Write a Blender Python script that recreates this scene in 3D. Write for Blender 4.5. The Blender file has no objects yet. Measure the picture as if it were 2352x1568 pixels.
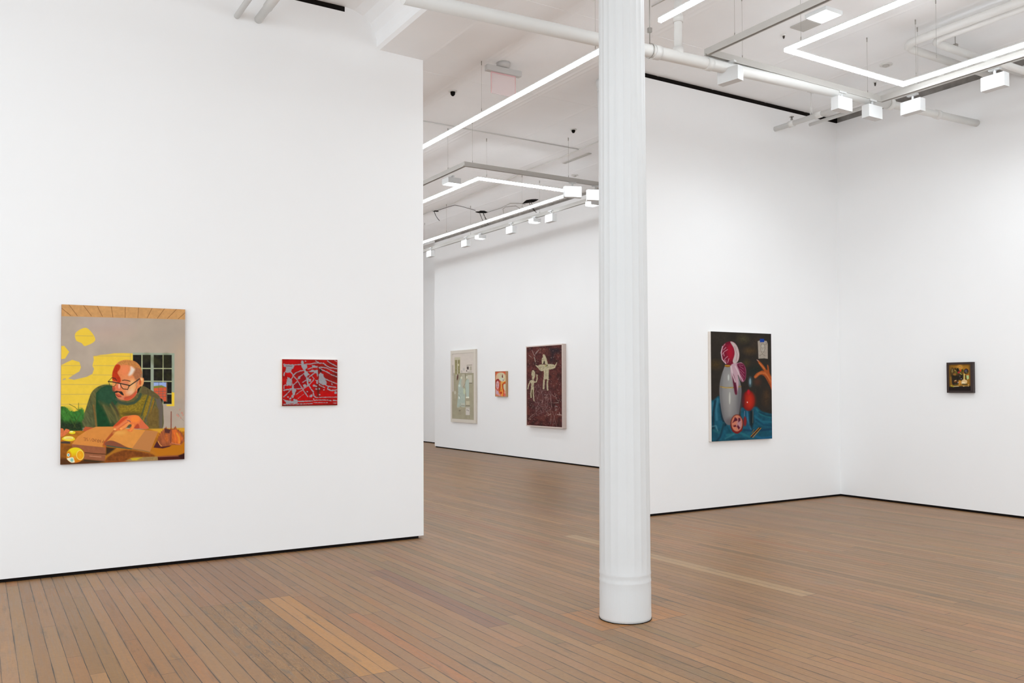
import bpy, bmesh, math, random
import numpy as np
from mathutils import Vector, Matrix

random.seed(7); np.random.seed(7)
scn = bpy.context.scene
COL = scn.collection
PI = math.pi

# ------------------------------------------------------------------ camera
CAMF, CAMCY = 1981.47, 843.23          # focal length and principal row for a 2352x1568 frame
YAW, PITCH, ROLL = 1.01612948, 0.02181, -0.003677
CAMLOC = Vector((0, 0, 1.5))
def cam_axes():
    F = Vector((math.cos(YAW)*math.cos(PITCH), math.sin(YAW)*math.cos(PITCH), math.sin(PITCH)))
    R = Vector((math.sin(YAW), -math.cos(YAW), 0)); U = R.cross(F)
    c, s = math.cos(ROLL), math.sin(ROLL)
    return F, c*R + s*U, -s*R + c*U
cF, cR, cU = cam_axes()
cd = bpy.data.cameras.new('camera'); cam = bpy.data.objects.new('camera', cd); COL.objects.link(cam)
M = Matrix((( cR.x, cU.x, -cF.x), (cR.y, cU.y, -cF.y), (cR.z, cU.z, -cF.z))).to_4x4()
M.translation = CAMLOC
cam.matrix_world = M
cd.sensor_width = 36.0; cd.sensor_fit = 'HORIZONTAL'; cd.lens = CAMF/2352*36
cd.shift_y = (CAMCY-784)/2352; cd.clip_end = 200
scn.camera = cam

# ------------------------------------------------------------------ world, exposure, light levels
WORLD_STRENGTH = 2.0
LED_STRENGTH = 42.0
COOL = (0.895, 0.968, 1.02, 1)
HEAD_STRENGTH = 6.0
SPOT_POWER = 26.0
w = bpy.data.worlds.new('world'); scn.world = w; w.use_nodes = True
bg = w.node_tree.nodes['Background']; bg.inputs[0].default_value = COOL; bg.inputs[1].default_value = WORLD_STRENGTH
scn.view_settings.view_transform = 'Standard'; scn.view_settings.look = 'None'
scn.view_settings.gamma = 1; scn.view_settings.exposure = 0.05
scn.view_settings.use_curve_mapping = False
try:
    scn.cycles.use_denoising = True
    scn.cycles.max_bounces = 10; scn.cycles.diffuse_bounces = 8
    scn.cycles.sample_clamp_indirect = 8
except Exception: pass

# ------------------------------------------------------------------ room dimensions (metres)
YL = 7.753      # face of the left partition
YM = 7.609      # face of the middle partition
XR = 9.934      # face of the right wall
XF = 9.632      # face of the far gallery wall
HW = 5.068      # top of the painted walls
HC = 5.12       # ceiling
LEFT_END = 3.767; MID_START = 6.20
FAR_END = 19.19

def at(px, py, axis, val):
    """where the sight line through a spot of the photograph meets a plane of the room"""
    r = cF + cR*((px-1176)/CAMF) - cU*((py-CAMCY)/CAMF)
    return CAMLOC + r*((val-CAMLOC[axis])/r[axis])

# ------------------------------------------------------------------ materials
def lin(c):
    c = np.asarray(c, float)/255.0
    return np.where(c <= 0.04045, c/12.92, ((c+0.055)/1.055)**2.4)
def rgba(c): l = lin(c); return (float(l[0]), float(l[1]), float(l[2]), 1)
def mat(name, col, rough=0.6, spec=0.3, metal=0.0, noise=0.0, scale=8.0, bump=0.0, bscale=60.0, emit=None, strength=0.0, alpha=1.0):
    m = bpy.data.materials.new(name); m.use_nodes = True
    nt = m.node_tree; b = nt.nodes['Principled BSDF']
    b.inputs['Roughness'].default_value = rough; b.inputs['Specular IOR Level'].default_value = spec
    b.inputs['Metallic'].default_value = metal; b.inputs['Base Color'].default_value = rgba(col)
    tc = nt.nodes.new('ShaderNodeTexCoord')
    if noise:
        n = nt.nodes.new('ShaderNodeTexNoise'); n.inputs['Scale'].default_value = scale; n.inputs['Detail'].default_value = 5
        nt.links.new(tc.outputs['Object'], n.inputs['Vector'])
        mr = nt.nodes.new('ShaderNodeMapRange'); mr.inputs[1].default_value = .3; mr.inputs[2].default_value = .7
        mr.inputs[3].default_value = 1-noise; mr.inputs[4].default_value = 1.0
        nt.links.new(n.outputs['Fac'], mr.inputs[0])
        mx = nt.nodes.new('ShaderNodeMix'); mx.data_type = 'RGBA'; mx.blend_type = 'MULTIPLY'; mx.inputs[0].default_value = 1
        mx.inputs[6].default_value = rgba(col); nt.links.new(mr.outputs[0], mx.inputs[7]); nt.links.new(mx.outputs[2], b.inputs['Base Color'])
    if bump:
        n2 = nt.nodes.new('ShaderNodeTexNoise'); n2.inputs['Scale'].default_value = bscale; n2.inputs['Detail'].default_value = 3
        nt.links.new(tc.outputs['Object'], n2.inputs['Vector'])
        bp = nt.nodes.new('ShaderNodeBump'); bp.inputs['Strength'].default_value = bump; bp.inputs['Distance'].default_value = .01
        nt.links.new(n2.outputs['Fac'], bp.inputs['Height']); nt.links.new(bp.outputs[0], b.inputs['Normal'])
    if emit:
        b.inputs['Emission Color'].default_value = emit; b.inputs['Emission Strength'].default_value = strength
    b.inputs['Alpha'].default_value = alpha
    return m
M_WALL = mat('white_wall_paint', (240, 240, 240), .75, .2, noise=.012, scale=1.5, bump=.02, bscale=90)
M_CEIL = mat('ceiling_paint', (248, 249, 250), .8, .15, noise=.05, scale=1.3, bump=.10, bscale=9)
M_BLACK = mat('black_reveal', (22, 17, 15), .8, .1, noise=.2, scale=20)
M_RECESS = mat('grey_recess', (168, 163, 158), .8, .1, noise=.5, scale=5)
M_COLUMN = mat('column_paint', (213, 214, 214), .45, .35, noise=.02, scale=6, bump=.06, bscale=25)
M_PIPE = mat('painted_pipe', (224, 223, 220), .5, .35, noise=.03, scale=6)
M_METAL = mat('white_powder_coat', (208, 208, 207), .45, .4, noise=.01, scale=10)
M_TRACK = mat('track_aluminium', (190, 187, 182), .5, .3, noise=.03, scale=10)
M_DARK = mat('dark_slot', (70, 64, 58), .7, .2, noise=.2, scale=30)
M_WIRE = mat('steel_wire', (168, 164, 158), .4, .5, metal=.6, noise=.05, scale=30)
M_HOLE = mat('hole_black', (28, 26, 24), .9, .05, noise=.3, scale=40)
M_LED = mat('led_diffuser', (255, 255, 255), .5, .1, emit=COOL, strength=LED_STRENGTH)
M_LEDSIDE = mat('led_diffuser_side', (255, 255, 255), .5, .1, emit=COOL, strength=11.0)
M_HEAD = mat('lamp_aperture', (255, 255, 255), .5, .1, emit=COOL, strength=HEAD_STRENGTH)
M_SIGN = mat('sign_acrylic', (232, 214, 214), .15, .5, noise=.02, scale=5, alpha=.45)
M_PINK = mat('sign_edge', (226, 180, 182), .3, .5, noise=.02, scale=5)
M_SIGNBAR = mat('sign_housing', (196, 194, 192), .5, .4, noise=.03, scale=6)

# ------------------------------------------------------------------ mesh helpers
class MB:
    def __init__(s): s.bm = bmesh.new()
    def box(s, lo, hi, bev=0.0, rot=0.0, about=None):
        lo = Vector(lo); hi = Vector(hi); c = (lo+hi)/2; d = hi-lo
        r = bmesh.ops.create_cube(s.bm, size=1.0); vs = r['verts']
        for v in vs: v.co = Vector((v.co.x*d.x, v.co.y*d.y, v.co.z*d.z)) + c
        if bev:
            es = list({e for v in vs for e in v.link_edges})
            bmesh.ops.bevel(s.bm, geom=es, offset=bev, segments=2, affect='EDGES', profile=.5)
        if rot:
            s.bm.verts.ensure_lookup_table()
        return s
    def tray(s, lo, hi, axis, sign, t, depth):
        """a box open on one side, with walls of thickness t and an inside of the given depth"""
        lo = Vector(lo); hi = Vector(hi); c = (lo+hi)/2; d = hi-lo
        vs = bmesh.ops.create_cube(s.bm, size=1.0)['verts']
        for v in vs: v.co = Vector((v.co.x*d.x, v.co.y*d.y, v.co.z*d.z)) + c
        s.bm.normal_update()
        f = [f for f in {f for v in vs for f in v.link_faces} if f.normal[axis]*sign > .9][0]
        bmesh.ops.inset_individual(s.bm, faces=[f], thickness=t)
        r = bmesh.ops.extrude_discrete_faces(s.bm, faces=[f]); f2 = r['faces'][0]
        vec = Vector((0, 0, 0)); vec[axis] = -sign*depth
        bmesh.ops.translate(s.bm, verts=f2.verts[:], vec=vec); return s
    def tube(s, p0, p1, r, n=16, r1=None, caps=True):
        p0 = Vector(p0); p1 = Vector(p1); d = p1-p0; L = d.length
        q = d.to_track_quat('Z', 'Y')
        r1 = r if r1 is None else r1
        a = [s.bm.verts.new(p0 + q @ Vector((math.cos(2*PI*i/n)*r, math.sin(2*PI*i/n)*r, 0))) for i in range(n)]
        b = [s.bm.verts.new(p0 + q @ Vector((math.cos(2*PI*i/n)*r1, math.sin(2*PI*i/n)*r1, L))) for i in range(n)]
        for i in range(n): f = s.bm.faces.new((a[i], a[(i+1) % n], b[(i+1) % n], b[i])); f.smooth = n > 6
        if caps: s.bm.faces.new(a[::-1]); s.bm.faces.new(b)
        return s
    def path(s, pts, r, n=10):
        pts = [Vector(p) for p in pts]; rings = []
        for k, p in enumerate(pts):
            d = (pts[min(k+1, len(pts)-1)] - pts[max(k-1, 0)]).normalized()
            q = d.to_track_quat('Z', 'Y') if abs(d.z) < .95 else d.to_track_quat('Z', 'X')
            ref = Vector((0, 0, 1)) if abs(d.z) < .95 else Vector((1, 0, 0))
            u = d.cross(ref).normalized(); v = u.cross(d)
            rings.append([s.bm.verts.new(p + u*math.cos(2*PI*i/n)*r + v*math.sin(2*PI*i/n)*r) for i in range(n)])
        for A, B in zip(rings, rings[1:]):
            for i in range(n): f = s.bm.faces.new((A[i], A[(i+1) % n], B[(i+1) % n], B[i])); f.smooth = True
        s.bm.faces.new(rings[0][::-1]); s.bm.faces.new(rings[-1])
        return s
    def poly(s, pts):
        s.bm.faces.new([s.bm.verts.new(Vector(p)) for p in pts]); return s
    def prism_xz(s, prof, y0, y1):
        a = [s.bm.verts.new((x, y0, z)) for x, z in prof]; b = [s.bm.verts.new((x, y1, z)) for x, z in prof]
        n = len(prof)
        for i in range(n): s.bm.faces.new((a[i], a[(i+1) % n], b[(i+1) % n], b[i]))
        s.bm.faces.new(a); s.bm.faces.new(b[::-1]); return s
    def lathe(s, prof, cx, cy, n=32):
        rings = [[s.bm.verts.new((cx+math.cos(2*PI*i/n)*r, cy+math.sin(2*PI*i/n)*r, z)) for i in range(n)] for r, z in prof]
        for A, B in zip(rings, rings[1:]):
            for i in range(n): f = s.bm.faces.new((A[i], A[(i+1) % n], B[(i+1) % n], B[i])); f.smooth = True
        s.bm.faces.new(rings[0][::-1]); s.bm.faces.new(rings[-1]); return s
    def build(s, name, m, parent=None, label=None):
        bmesh.ops.recalc_face_normals(s.bm, faces=s.bm.faces)
        me = bpy.data.meshes.new(name); s.bm.to_mesh(me); s.bm.free()
        o = bpy.data.objects.new(name, me); COL.objects.link(o); me.materials.append(m)
        if parent is not None:
            o.parent = parent; o.matrix_parent_inverse = parent.matrix_world.inverted()
        if label: o['label'] = label
        return o
def tag(o, label, cat, group=None):
    o['label'] = label; o['category'] = cat
    if group: o['group'] = group
    return o
def thing(name, label, cat, loc=(0, 0, 0), rz=0.0, group=None):
    o = bpy.data.objects.new(name, None); COL.objects.link(o); o.empty_display_size = .1
    o.location = loc; o.rotation_euler = (0, 0, rz)
    o.matrix_world = Matrix.Translation(Vector(loc)) @ Matrix.Rotation(rz, 4, 'Z')
    return tag(o, label, cat, group)
def local(mb, name, m, parent, label=None):
    """build a part whose vertices are already in its thing's own coordinates"""
    o = mb.build(name, m, None, label); o.parent = parent; return o
def struct(o): o['kind'] = 'structure'; return o

# ------------------------------------------------------------------ floor: one strip of boards after another
def floor_material():
    m = bpy.data.materials.new('old_pine_boards'); m.use_nodes = True; nt = m.node_tree; L = nt.links.new
    b = nt.nodes['Principled BSDF']
    def N(t, **k):
        n = nt.nodes.new(t)
        for a, v in k.items(): setattr(n, a, v)
        return n
    def mth(op, a, c=None, cl=False):
        n = N('ShaderNodeMath', operation=op); n.use_clamp = cl
        for i, v in enumerate((a, c)):
            if v is None: continue
            if isinstance(v, (int, float)): n.inputs[i].default_value = v
            else: L(v, n.inputs[i])
        return n.outputs[0]
    def noise(vec, scale, detail=4, rough=.5):
        n = N('ShaderNodeTexNoise'); n.inputs['Scale'].default_value = scale; n.inputs['Detail'].default_value = detail
        n.inputs['Roughness'].default_value = rough; L(vec, n.inputs['Vector']); return n.outputs['Fac']
    def mapr(v, a, c, d, e):
        n = N('ShaderNodeMapRange'); L(v, n.inputs[0])
        for i, q in enumerate((a, c, d, e)): n.inputs[i+1].default_value = q
        return n.outputs[0]
    def mix(f, a, c, bt='MIX'):
        n = N('ShaderNodeMix', data_type='RGBA', blend_type=bt)
        for i, v in ((0, f), (6, a), (7, c)):
            if isinstance(v, (int, float)): n.inputs[i].default_value = v
            elif isinstance(v, tuple): n.inputs[i].default_value = v
            else: L(v, n.inputs[i])
        return n.outputs[2]
    col = N('ShaderNodeAttribute', attribute_name='board'); wear = N('ShaderNodeAttribute', attribute_name='wear')
    uv = N('ShaderNodeUVMap', uv_map='board_uv'); sp = N('ShaderNodeSeparateXYZ'); L(uv.outputs[0], sp.inputs[0])
    u, v = sp.outputs[0], sp.outputs[1]           # u: metres across the board, v: metres along it (offset per board)
    tc = N('ShaderNodeTexCoord'); pos = tc.outputs['Object']
    def comb(x, y, z=0.0):
        n = N('ShaderNodeCombineXYZ')
        for i, q in enumerate((x, y, z)):
            if isinstance(q, (int, float)): n.inputs[i].default_value = q
            else: L(q, n.inputs[i])
        return n.outputs[0]
    g1 = noise(comb(mth('MULTIPLY', u, 90.0), mth('MULTIPLY', v, 2.2)), 1.0, 6, .65)
    g2 = noise(comb(mth('MULTIPLY', u, 330.0), mth('MULTIPLY', v, 7.0)), 1.0, 3, .6)
    c = mix(1.0, col.outputs['Color'], mapr(g1, .25, .75, .74, 1.18), 'MULTIPLY')
    c = mix(1.0, c, mapr(g2, .2, .8, .90, 1.08), 'MULTIPLY')
    # weathered boards: dark open grain
    gd = noise(comb(mth('MULTIPLY', u, 22.0), mth('MULTIPLY', v, 5.0)), 1.0, 3, .5)
    gw = noise(comb(mth('ADD', mth('MULTIPLY', u, 130.0), mth('MULTIPLY', gd, 26.0)), mth('MULTIPLY', v, 4.0)), 1.0, 6, .7)
    c = mix(mth('MULTIPLY', wear.outputs['Fac'], mapr(gw, .52, .66, 0.0, .85)), c, rgba((78, 58, 40)))
    c = mix(mth('MULTIPLY', wear.outputs['Fac'], mapr(gw, .46, .34, 0.0, .45)), c, rgba((176, 140, 98)))
    c = mix(mth('MULTIPLY', wear.outputs['Fac'], mapr(gd, .56, .70, 0.0, .7)), c, rgba((98, 90, 76)))
    # grey-green stains and reddish rubs
    s1 = noise(pos, 1.7, 5, .6); c = mix(mapr(s1, .60, .76, 0.0, .40), c, rgba((122, 112, 92)))
    mp = N('ShaderNodeMapping'); mp.inputs['Location'].default_value = (13, 7, 0); L(pos, mp.inputs[0])
    s2 = noise(mp.outputs[0], 1.1, 4, .55); c = mix(mapr(s2, .60, .78, 0.0, .30), c, rgba((172, 118, 84)))
    mp2 = N('ShaderNodeMapping'); mp2.inputs['Scale'].default_value = (9, 1.3, 1); L(pos, mp2.inputs[0])
    s3 = noise(mp2.outputs[0], 1.6, 5, .6); c = mix(mapr(s3, .60, .72, 0.0, .55), c, rgba((92, 80, 62)))
    s4 = noise(pos, 34.0, 5, .75); c = mix(1.0, c, mapr(s4, .35, .65, .90, 1.05), 'MULTIPLY')
    # open joints between boards
    gn = noise(comb(mth('MULTIPLY', u, 3.0), mth('MULTIPLY', v, 3.1)), 1.0, 4, .6)
    half = mapr(gn, .36, .72, .0002, .0030)
    edge = mth('MINIMUM', u, mth('SUBTRACT', .0785, u))
    gap = mth('SUBTRACT', 1.0, mth('DIVIDE', mth('SUBTRACT', edge, half), .0008), True)
    gv = N('ShaderNodeAttribute', attribute_name='endgap')
    gap2 = mth('MAXIMUM', gap, mth('SUBTRACT', 1.0, mth('DIVIDE', mth('SUBTRACT', gv.outputs['Fac'], .0012), .0010), True))
    c = mix(mth('MULTIPLY', gap2, mapr(gn, .25, .6, .75, 1.0)), c, rgba((34, 23, 14)))
    # soft soiling beside the joints
    soil = mth('SUBTRACT', 1.0, mth('DIVIDE', edge, .011), True)
    c = mix(mth('MULTIPLY', soil, mapr(s3, .46, .70, .03, .75)), c, rgba((62, 52, 38)))
    L(c, b.inputs['Base Color'])
    rr = mapr(g1, .3, .7, .34, .50); L(rr, b.inputs['Roughness']); b.inputs['Specular IOR Level'].default_value = .5
    bp = N('ShaderNodeBump'); bp.inputs['Strength'].default_value = .35; bp.inputs['Distance'].default_value = .002
    L(mth('SUBTRACT', g1, mth('MULTIPLY', gap2, 2.0)), bp.inputs['Height']); L(bp.outputs[0], b.inputs['Normal'])
    return m

FLOOR_DIM = 0.72
def build_floor():
    W = 0.0785; x_first = -4.0; ncol = int((10.6-x_first)/W)
    off = (0.197 - x_first) % W                      # a joint falls at x = 0.197
    Y0, Y1 = -5.0, 24.0
    rng = random.Random(11)
    patches = [  # x0, x1, y0, y1, colour, wear
        (1.30, 1.72, 4.26, 6.15, (158, 124, 88), 1.0),
        (1.72, 1.95, 4.24, 6.15, (190, 146, 98), 0.05),
        (1.30, 1.95, 6.15, 7.90, (166, 127, 100), 0.15),
        (1.30, 1.66, 3.4, 4.26, (156, 116, 86), 0.6),
        (3.28, 3.99, 4.23, 4.69, (196, 144, 92), 0.15),
        (2.10, 2.19, 3.85, 5.45, (182, 130, 92), 0.2),
        (4.96, 5.12, 4.15, 7.1, (190, 164, 140), 0.05),
        (2.74, 2.83, 4.67, 6.60, (150, 112, 96), 0.1),
    ]
    V = []; Fc = []; C = []; Wr = []; UV = []; EG = []
    tones = [(168, 135, 107), (165, 132, 104), (171, 136, 107), (162, 130, 103), (169, 132, 105), (174, 140, 111), (166, 131, 105), (164, 133, 106)]
    for i in range(-1, ncol+1):
        x0 = x_first + off + i*W; xc = x0 + W/2
        cuts = [Y0]
        y = Y0 + rng.uniform(.2, 3)
        while y < Y1: cuts.append(y); y += rng.uniform(1.2, 4.2)
        mine = [p for p in patches if p[0] <= xc <= p[1]]
        for p in mine:
            cuts = [c for c in cuts if not (p[2]-.35 < c < p[3]+.35)] + [p[2], p[3]]
        cuts = sorted(set(cuts + [Y1]))
        for a, bb in zip(cuts, cuts[1:]):
            ym = (a+bb)/2; t = rng.choice(tones); j = rng.uniform(.955, 1.045)
            c = [t[0]*j*rng.uniform(.985, 1.015), t[1]*j, t[2]*j*rng.uniform(.97, 1.02)]
            if rng.random() < .05: c = [c[0]*1.02, c[1]*.96, c[2]*.91]
            if rng.random() < .07: c = [c[0]*.90, c[1]*.93, c[2]*.93]
            we = rng.choice((0, 0, 0, .1, .2, .35))
            for p in mine:
                if p[2] <= ym <= p[3]:
                    j = rng.uniform(.94, 1.05); c = [q*j for q in p[4]]; we = p[5]
            seed = rng.uniform(0, 400)
            # subdivide ends so the end joint can be shaded
            segs = [a, a+.006, bb-.006, bb]
            ends = [0.0, .006, .006, 0.0]
            base = len(V)
            for yy, e in zip(segs, ends):
                V.append((x0, yy, 0)); V.append((x0+W, yy, 0))
            for k in range(3):
                q = base + 2*k
                Fc.append((q, q+1, q+3, q+2))
                for (uu, kk) in ((0, k), (W, k), (W, k+1), (0, k+1)):
                    UV.append((uu, segs[kk]+seed)); EG.append(ends[kk])
            l = lin(c)*FLOOR_DIM*np.array((1.06, .90, .60))
            for k in range(8): C.append((l[0], l[1], l[2], 1)); Wr.append(we)
    me = bpy.data.meshes.new('floor'); me.from_pydata(V, [], Fc)
    uvl = me.uv_layers.new(name='board_uv'); uvl.data.foreach_set('uv', np.array(UV, dtype=np.float32).ravel())
    ca = me.attributes.new('board', 'FLOAT_COLOR', 'POINT'); ca.data.foreach_set('color', np.array(C, dtype=np.float32).ravel())
    wa = me.attributes.new('wear', 'FLOAT', 'POINT'); wa.data.foreach_set('value', np.array(Wr, dtype=np.float32))
    ea = me.attributes.new('endgap', 'FLOAT', 'CORNER'); ea.data.foreach_set('value', np.array(EG, dtype=np.float32))
    me.materials.append(floor_material())
    o = bpy.data.objects.new('floor', me); COL.objects.link(o); struct(o)
build_floor()

# ------------------------------------------------------------------ walls
REV = 0.027      # height of the black reveal at the foot of the walls
def wall(name, lo, hi): return struct(MB().box(lo, hi).build(name, M_WALL))
# left partition: its head follows the beam (flat, then up to the ceiling under the beam casing)
struct(MB().prism_xz([(-4, REV), (LEFT_END, REV), (LEFT_END, HC), (2.945, HC), (2.945, HW), (-4, HW)], YL, YL+.16).build('wall_left', M_WALL))
struct(MB().box((-4, YL+.012, 0), (LEFT_END-.05, YL+.15, REV)).build('baseboard_left', M_BLACK))
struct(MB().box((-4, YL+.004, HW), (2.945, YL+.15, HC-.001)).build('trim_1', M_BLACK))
wall('wall_middle', (MID_START, YM, REV), (XR+.35, YM+.15, HW))
struct(MB().box((MID_START+.03, YM+.012, 0), (XR+.3, YM+.14, REV)).build('baseboard_middle', M_BLACK))
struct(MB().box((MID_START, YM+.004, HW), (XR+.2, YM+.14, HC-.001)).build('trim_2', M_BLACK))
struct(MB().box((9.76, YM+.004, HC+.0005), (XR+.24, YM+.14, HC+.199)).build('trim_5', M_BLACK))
wall('wall_right', (XR, -5, REV), (XR+.25, YM, HW))
struct(MB().box((XR+.012, -5, 0), (XR+.2, YM-.001, REV)).build('baseboard_right', M_BLACK))
wall('wall_far', (XF, YM+.15, REV), (XF+.2, FAR_END, HW))
struct(MB().box((XF+.012, YM+.16, 0), (XF+.19, FAR_END-.03, REV)).build('baseboard_far', M_BLACK))
wall('wall_recess', (10.245, FAR_END+.001, REV), (10.45, 24, HC+.199))
wall('wall_back', (-4, 24.0, REV), (10.45, 24.2, HC+.199))
struct(MB().box((10.257, FAR_END, 0), (10.43, 24, REV)).build('baseboard_recess', M_BLACK))
# open shadow gap over the right and far walls
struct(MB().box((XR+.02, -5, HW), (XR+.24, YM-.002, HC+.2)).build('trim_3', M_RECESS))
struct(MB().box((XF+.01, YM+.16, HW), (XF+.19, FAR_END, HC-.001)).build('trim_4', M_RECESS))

# ------------------------------------------------------------------ ceiling with the beam casing
def build_ceiling():
    prof = [(-4.2, HC), (2.93, HC), (3.04, 5.105), (3.13, 5.07), (3.20, 5.01), (3.255, 4.93), (3.27, 4.86), (3.27, 4.80), (3.30, 4.775),
            (3.76, 4.765), (3.80, 4.775), (3.815, 4.79), (3.815, 4.83), (3.86, 4.835), (3.86, HC)]
    x = 3.86
    for xs in (4.80, 4.90, 5.86, 5.93, 6.74, 7.62, 8.55, 9.3):    # seams of the plastered boards
        prof += [(xs-.03, HC), (xs, HC-.004), (xs+.03, HC)]
    prof += [(9.74, HC), (9.74, HC+.2), (10.5, HC+.2), (10.5, HC+.3), (-4.2, HC+.3)]
    b = MB().prism_xz(prof, -5, 24)
    for ys in (8.9, 12.6, 3.1, 6.75):
        b.box((3.87, ys-.012, HC-.002), (9.73, ys+.012, HC+.01))
    return struct(b.build('ceiling', M_CEIL))
build_ceiling()

# ------------------------------------------------------------------ fluted columns
def column_shaft(cx, cy, z0, z1, r0, r1, flutes=20, n_per=10):
    bm = bmesh.new(); n = flutes*n_per
    zs = [z0, z0+.02, z0+.08, .20, .235, .243, .252, .262, .272, .282, .292, .300, .312, .322, .335, .35, .37, .40] + [0.6+.35*k for k in range(12)]
    zs = [z for z in zs if z < z1-.2] + [z1-.16, z1-.12, z1]
    rng = random.Random(5); rings = []
    for z in zs:
        t = (z-0)/4.8; R = r0*(1-t) + r1*t
        add = 0; fl = 0
        if z < .24: add = .0006*math.sin(z*70)
        elif z < .262: add = .0012
        elif z < .285: add = -.0008
        elif z < .305: add = .0012
        if .312 <= z: fl = min(1, (z-.305)/.05)
        if z > z1-.17: fl = 0; add = .012
        ring = []
        for i in range(n):
            a = 2*PI*i/n; ph = (i % n_per)/n_per
            s = math.sin(PI*ph); d = (.0032+.0034*min(1, z/3))*fl*(max(s, 0)**.85)
            jit = rng.uniform(-.0006, .0006) if z < .31 else 0
            zz = z + (rng.uniform(-.002, .004) if z == z0 and z0 == 0 else 0)
            ring.append(bm.verts.new((cx+(R+add-d+jit)*math.cos(a), cy+(R+add-d+jit)*math.sin(a), max(zz, 0))))
        rings.append(ring)
    for A, B in zip(rings, rings[1:]):
        for i in range(n):
            f = bm.faces.new((A[i], A[(i+1) % n], B[(i+1) % n], B[i])); f.smooth = True
    bm.faces.new(rings[0][::-1]); bm.faces.new(rings[-1])
    b = MB(); b.bm.free(); b.bm = bm; return b
c1 = thing('column', 'large white fluted iron column in the foreground with a smooth round base', 'column', (3.577, 4.392, 0))
column_shaft(3.577, 4.392, 0, 4.72, .1665, .1445).build('shaft', M_COLUMN, c1)
MB().lathe([(.16, 4.70), (.20, 4.72), (.21, 4.74), (.21, 4.765)], 3.577, 4.392).build('capital', M_COLUMN, c1)
MB().lathe([(.1690, .0005), (.1705, .003), (.1680, .0045)], 3.577, 4.392).build('gap_ring', M_HOLE, c1)
c2p = at(1404, 400, 1, 8.02)
c2 = thing('column', 'white column almost hidden behind the foreground column, only a thin edge showing', 'column', (c2p.x, 8.02, 0))
column_shaft(c2p.x, 8.02, 0, 5.02, .160, .146).build('shaft', M_COLUMN, c2)
MB().lathe([(.15, 4.98), (.165, 5.0), (.158, 5.03), (.175, 5.06), (.175, HC-.001)], c2p.x, 8.02).build('capital', M_COLUMN, c2)

# ------------------------------------------------------------------ LED light lines
ZL = 4.50
def led_segment(b_house, b_diff, p, q, w=.032, h=.032, yc=None):
    (x0, y0), (x1, y1) = p, q
    lo = (min(x0, x1)-w/2, min(y0, y1)-w/2); hi = (max(x0, x1)+w/2, max(y0, y1)+w/2)
    if x0 == x1:                                # legs butt against the cross piece
        lo = (lo[0], lo[1]+w/2); hi = (hi[0], hi[1]-w/2)
        if yc is not None and abs(y0-yc) < 1e-6: lo = (lo[0], lo[1]+w/2)
        if yc is not None and abs(y1-yc) < 1e-6: hi = (hi[0], hi[1]-w/2)
    b_diff.box((lo[0], lo[1], ZL), (hi[0], hi[1], ZL+h))
    b_house.box((lo[0]+.002, lo[1]+.002, ZL+h), (hi[0]-.002, hi[1]-.002, ZL+h+.010))
def wires(parent, pts, ztop, zbot, r=.0012, ferrule=True):
    for (x, y) in pts:
        b = MB().tube((x, y, zbot), (x, y, ztop), r, 6)
        if ferrule:
            b.tube((x, y, ztop-.045), (x, y, ztop), .0055, 8)
            b.tube((x, y, zbot), (x, y, zbot+.03), .004, 8)
        b.build('suspension_wire', M_WIRE, parent)
def led(name, label, segs, wpts):
    t = thing(name, label, 'led light', (segs[0][0][0], segs[0][0][1], ZL), group='suspended LED light lines')
    h = MB(); d = MB()
    yc = segs[0][0][1] if len(segs) > 1 else None
    for p, q in segs: led_segment(h, d, p, q, yc=yc)
    h.build('housing', M_METAL, t); o = d.build('diffuser', M_LEDSIDE, t); o.data.materials.append(M_LED)
    for f in o.data.polygons:
        if f.normal.z < -.5: f.material_index = 1
    wires(t, wpts, HC, ZL+.06); return t
led('led_light', 'glowing white U-shaped LED line hanging near the corner of the front room',
    [((6.17, 5.24), (7.885, 5.24)), ((6.17, -3.0), (6.17, 5.24)), ((7.885, -3.0), (7.885, 5.24))],
    [(6.19, 5.1), (7.885, 5.1), (7.62, 4.72), (6.17, 3.2), (7.885, 3.6), (7.885, 1.8)])
led('led_light', 'glowing white U-shaped LED line hanging in the far gallery',
    [((6.16, 10.85), (7.90, 10.85)), ((6.16, 10.85), (6.16, 20.5)), ((7.90, 10.85), (7.90, 20.5))],
    [(6.3, 10.85), (7.90, 12.4), (7.90, 15.2), (6.16, 13.5)])
led('led_light', 'added unseen LED frame over the front room that brightens the left wall',
    [((-1.2, 4.6), (0.6, 4.6)), ((-1.2, -3.0), (-1.2, 4.6)), ((0.6, -3.0), (0.6, 4.6))], [(-1.2, 4.4), (0.6, 4.4)])  # added fill frame, out of view, to brighten the left wall
led('led_light', 'added unseen LED frame behind the left partition that brightens the far gallery floor',
    [((0.7, 10.85), (2.4, 10.85)), ((0.7, 10.85), (0.7, 20.5)), ((2.4, 10.85), (2.4, 20.5))], [(0.7, 11.2), (2.4, 11.2)])  # hidden frame added to lift the light on the far gallery floor
led('led_light_line', 'long straight glowing LED line running from the far gallery to behind the column',
    [((4.745, 5.86), (4.745, 13.4))], [(4.745, 8.28), (4.745, 6.2), (4.745, 10.6)])
led('led_light_line', 'straight glowing LED line cut by the top of the photo right of the column',
    [((4.77, 5.36), (4.77, -1.5))], [(4.77, 5.0), (4.77, 2.6)])

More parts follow.
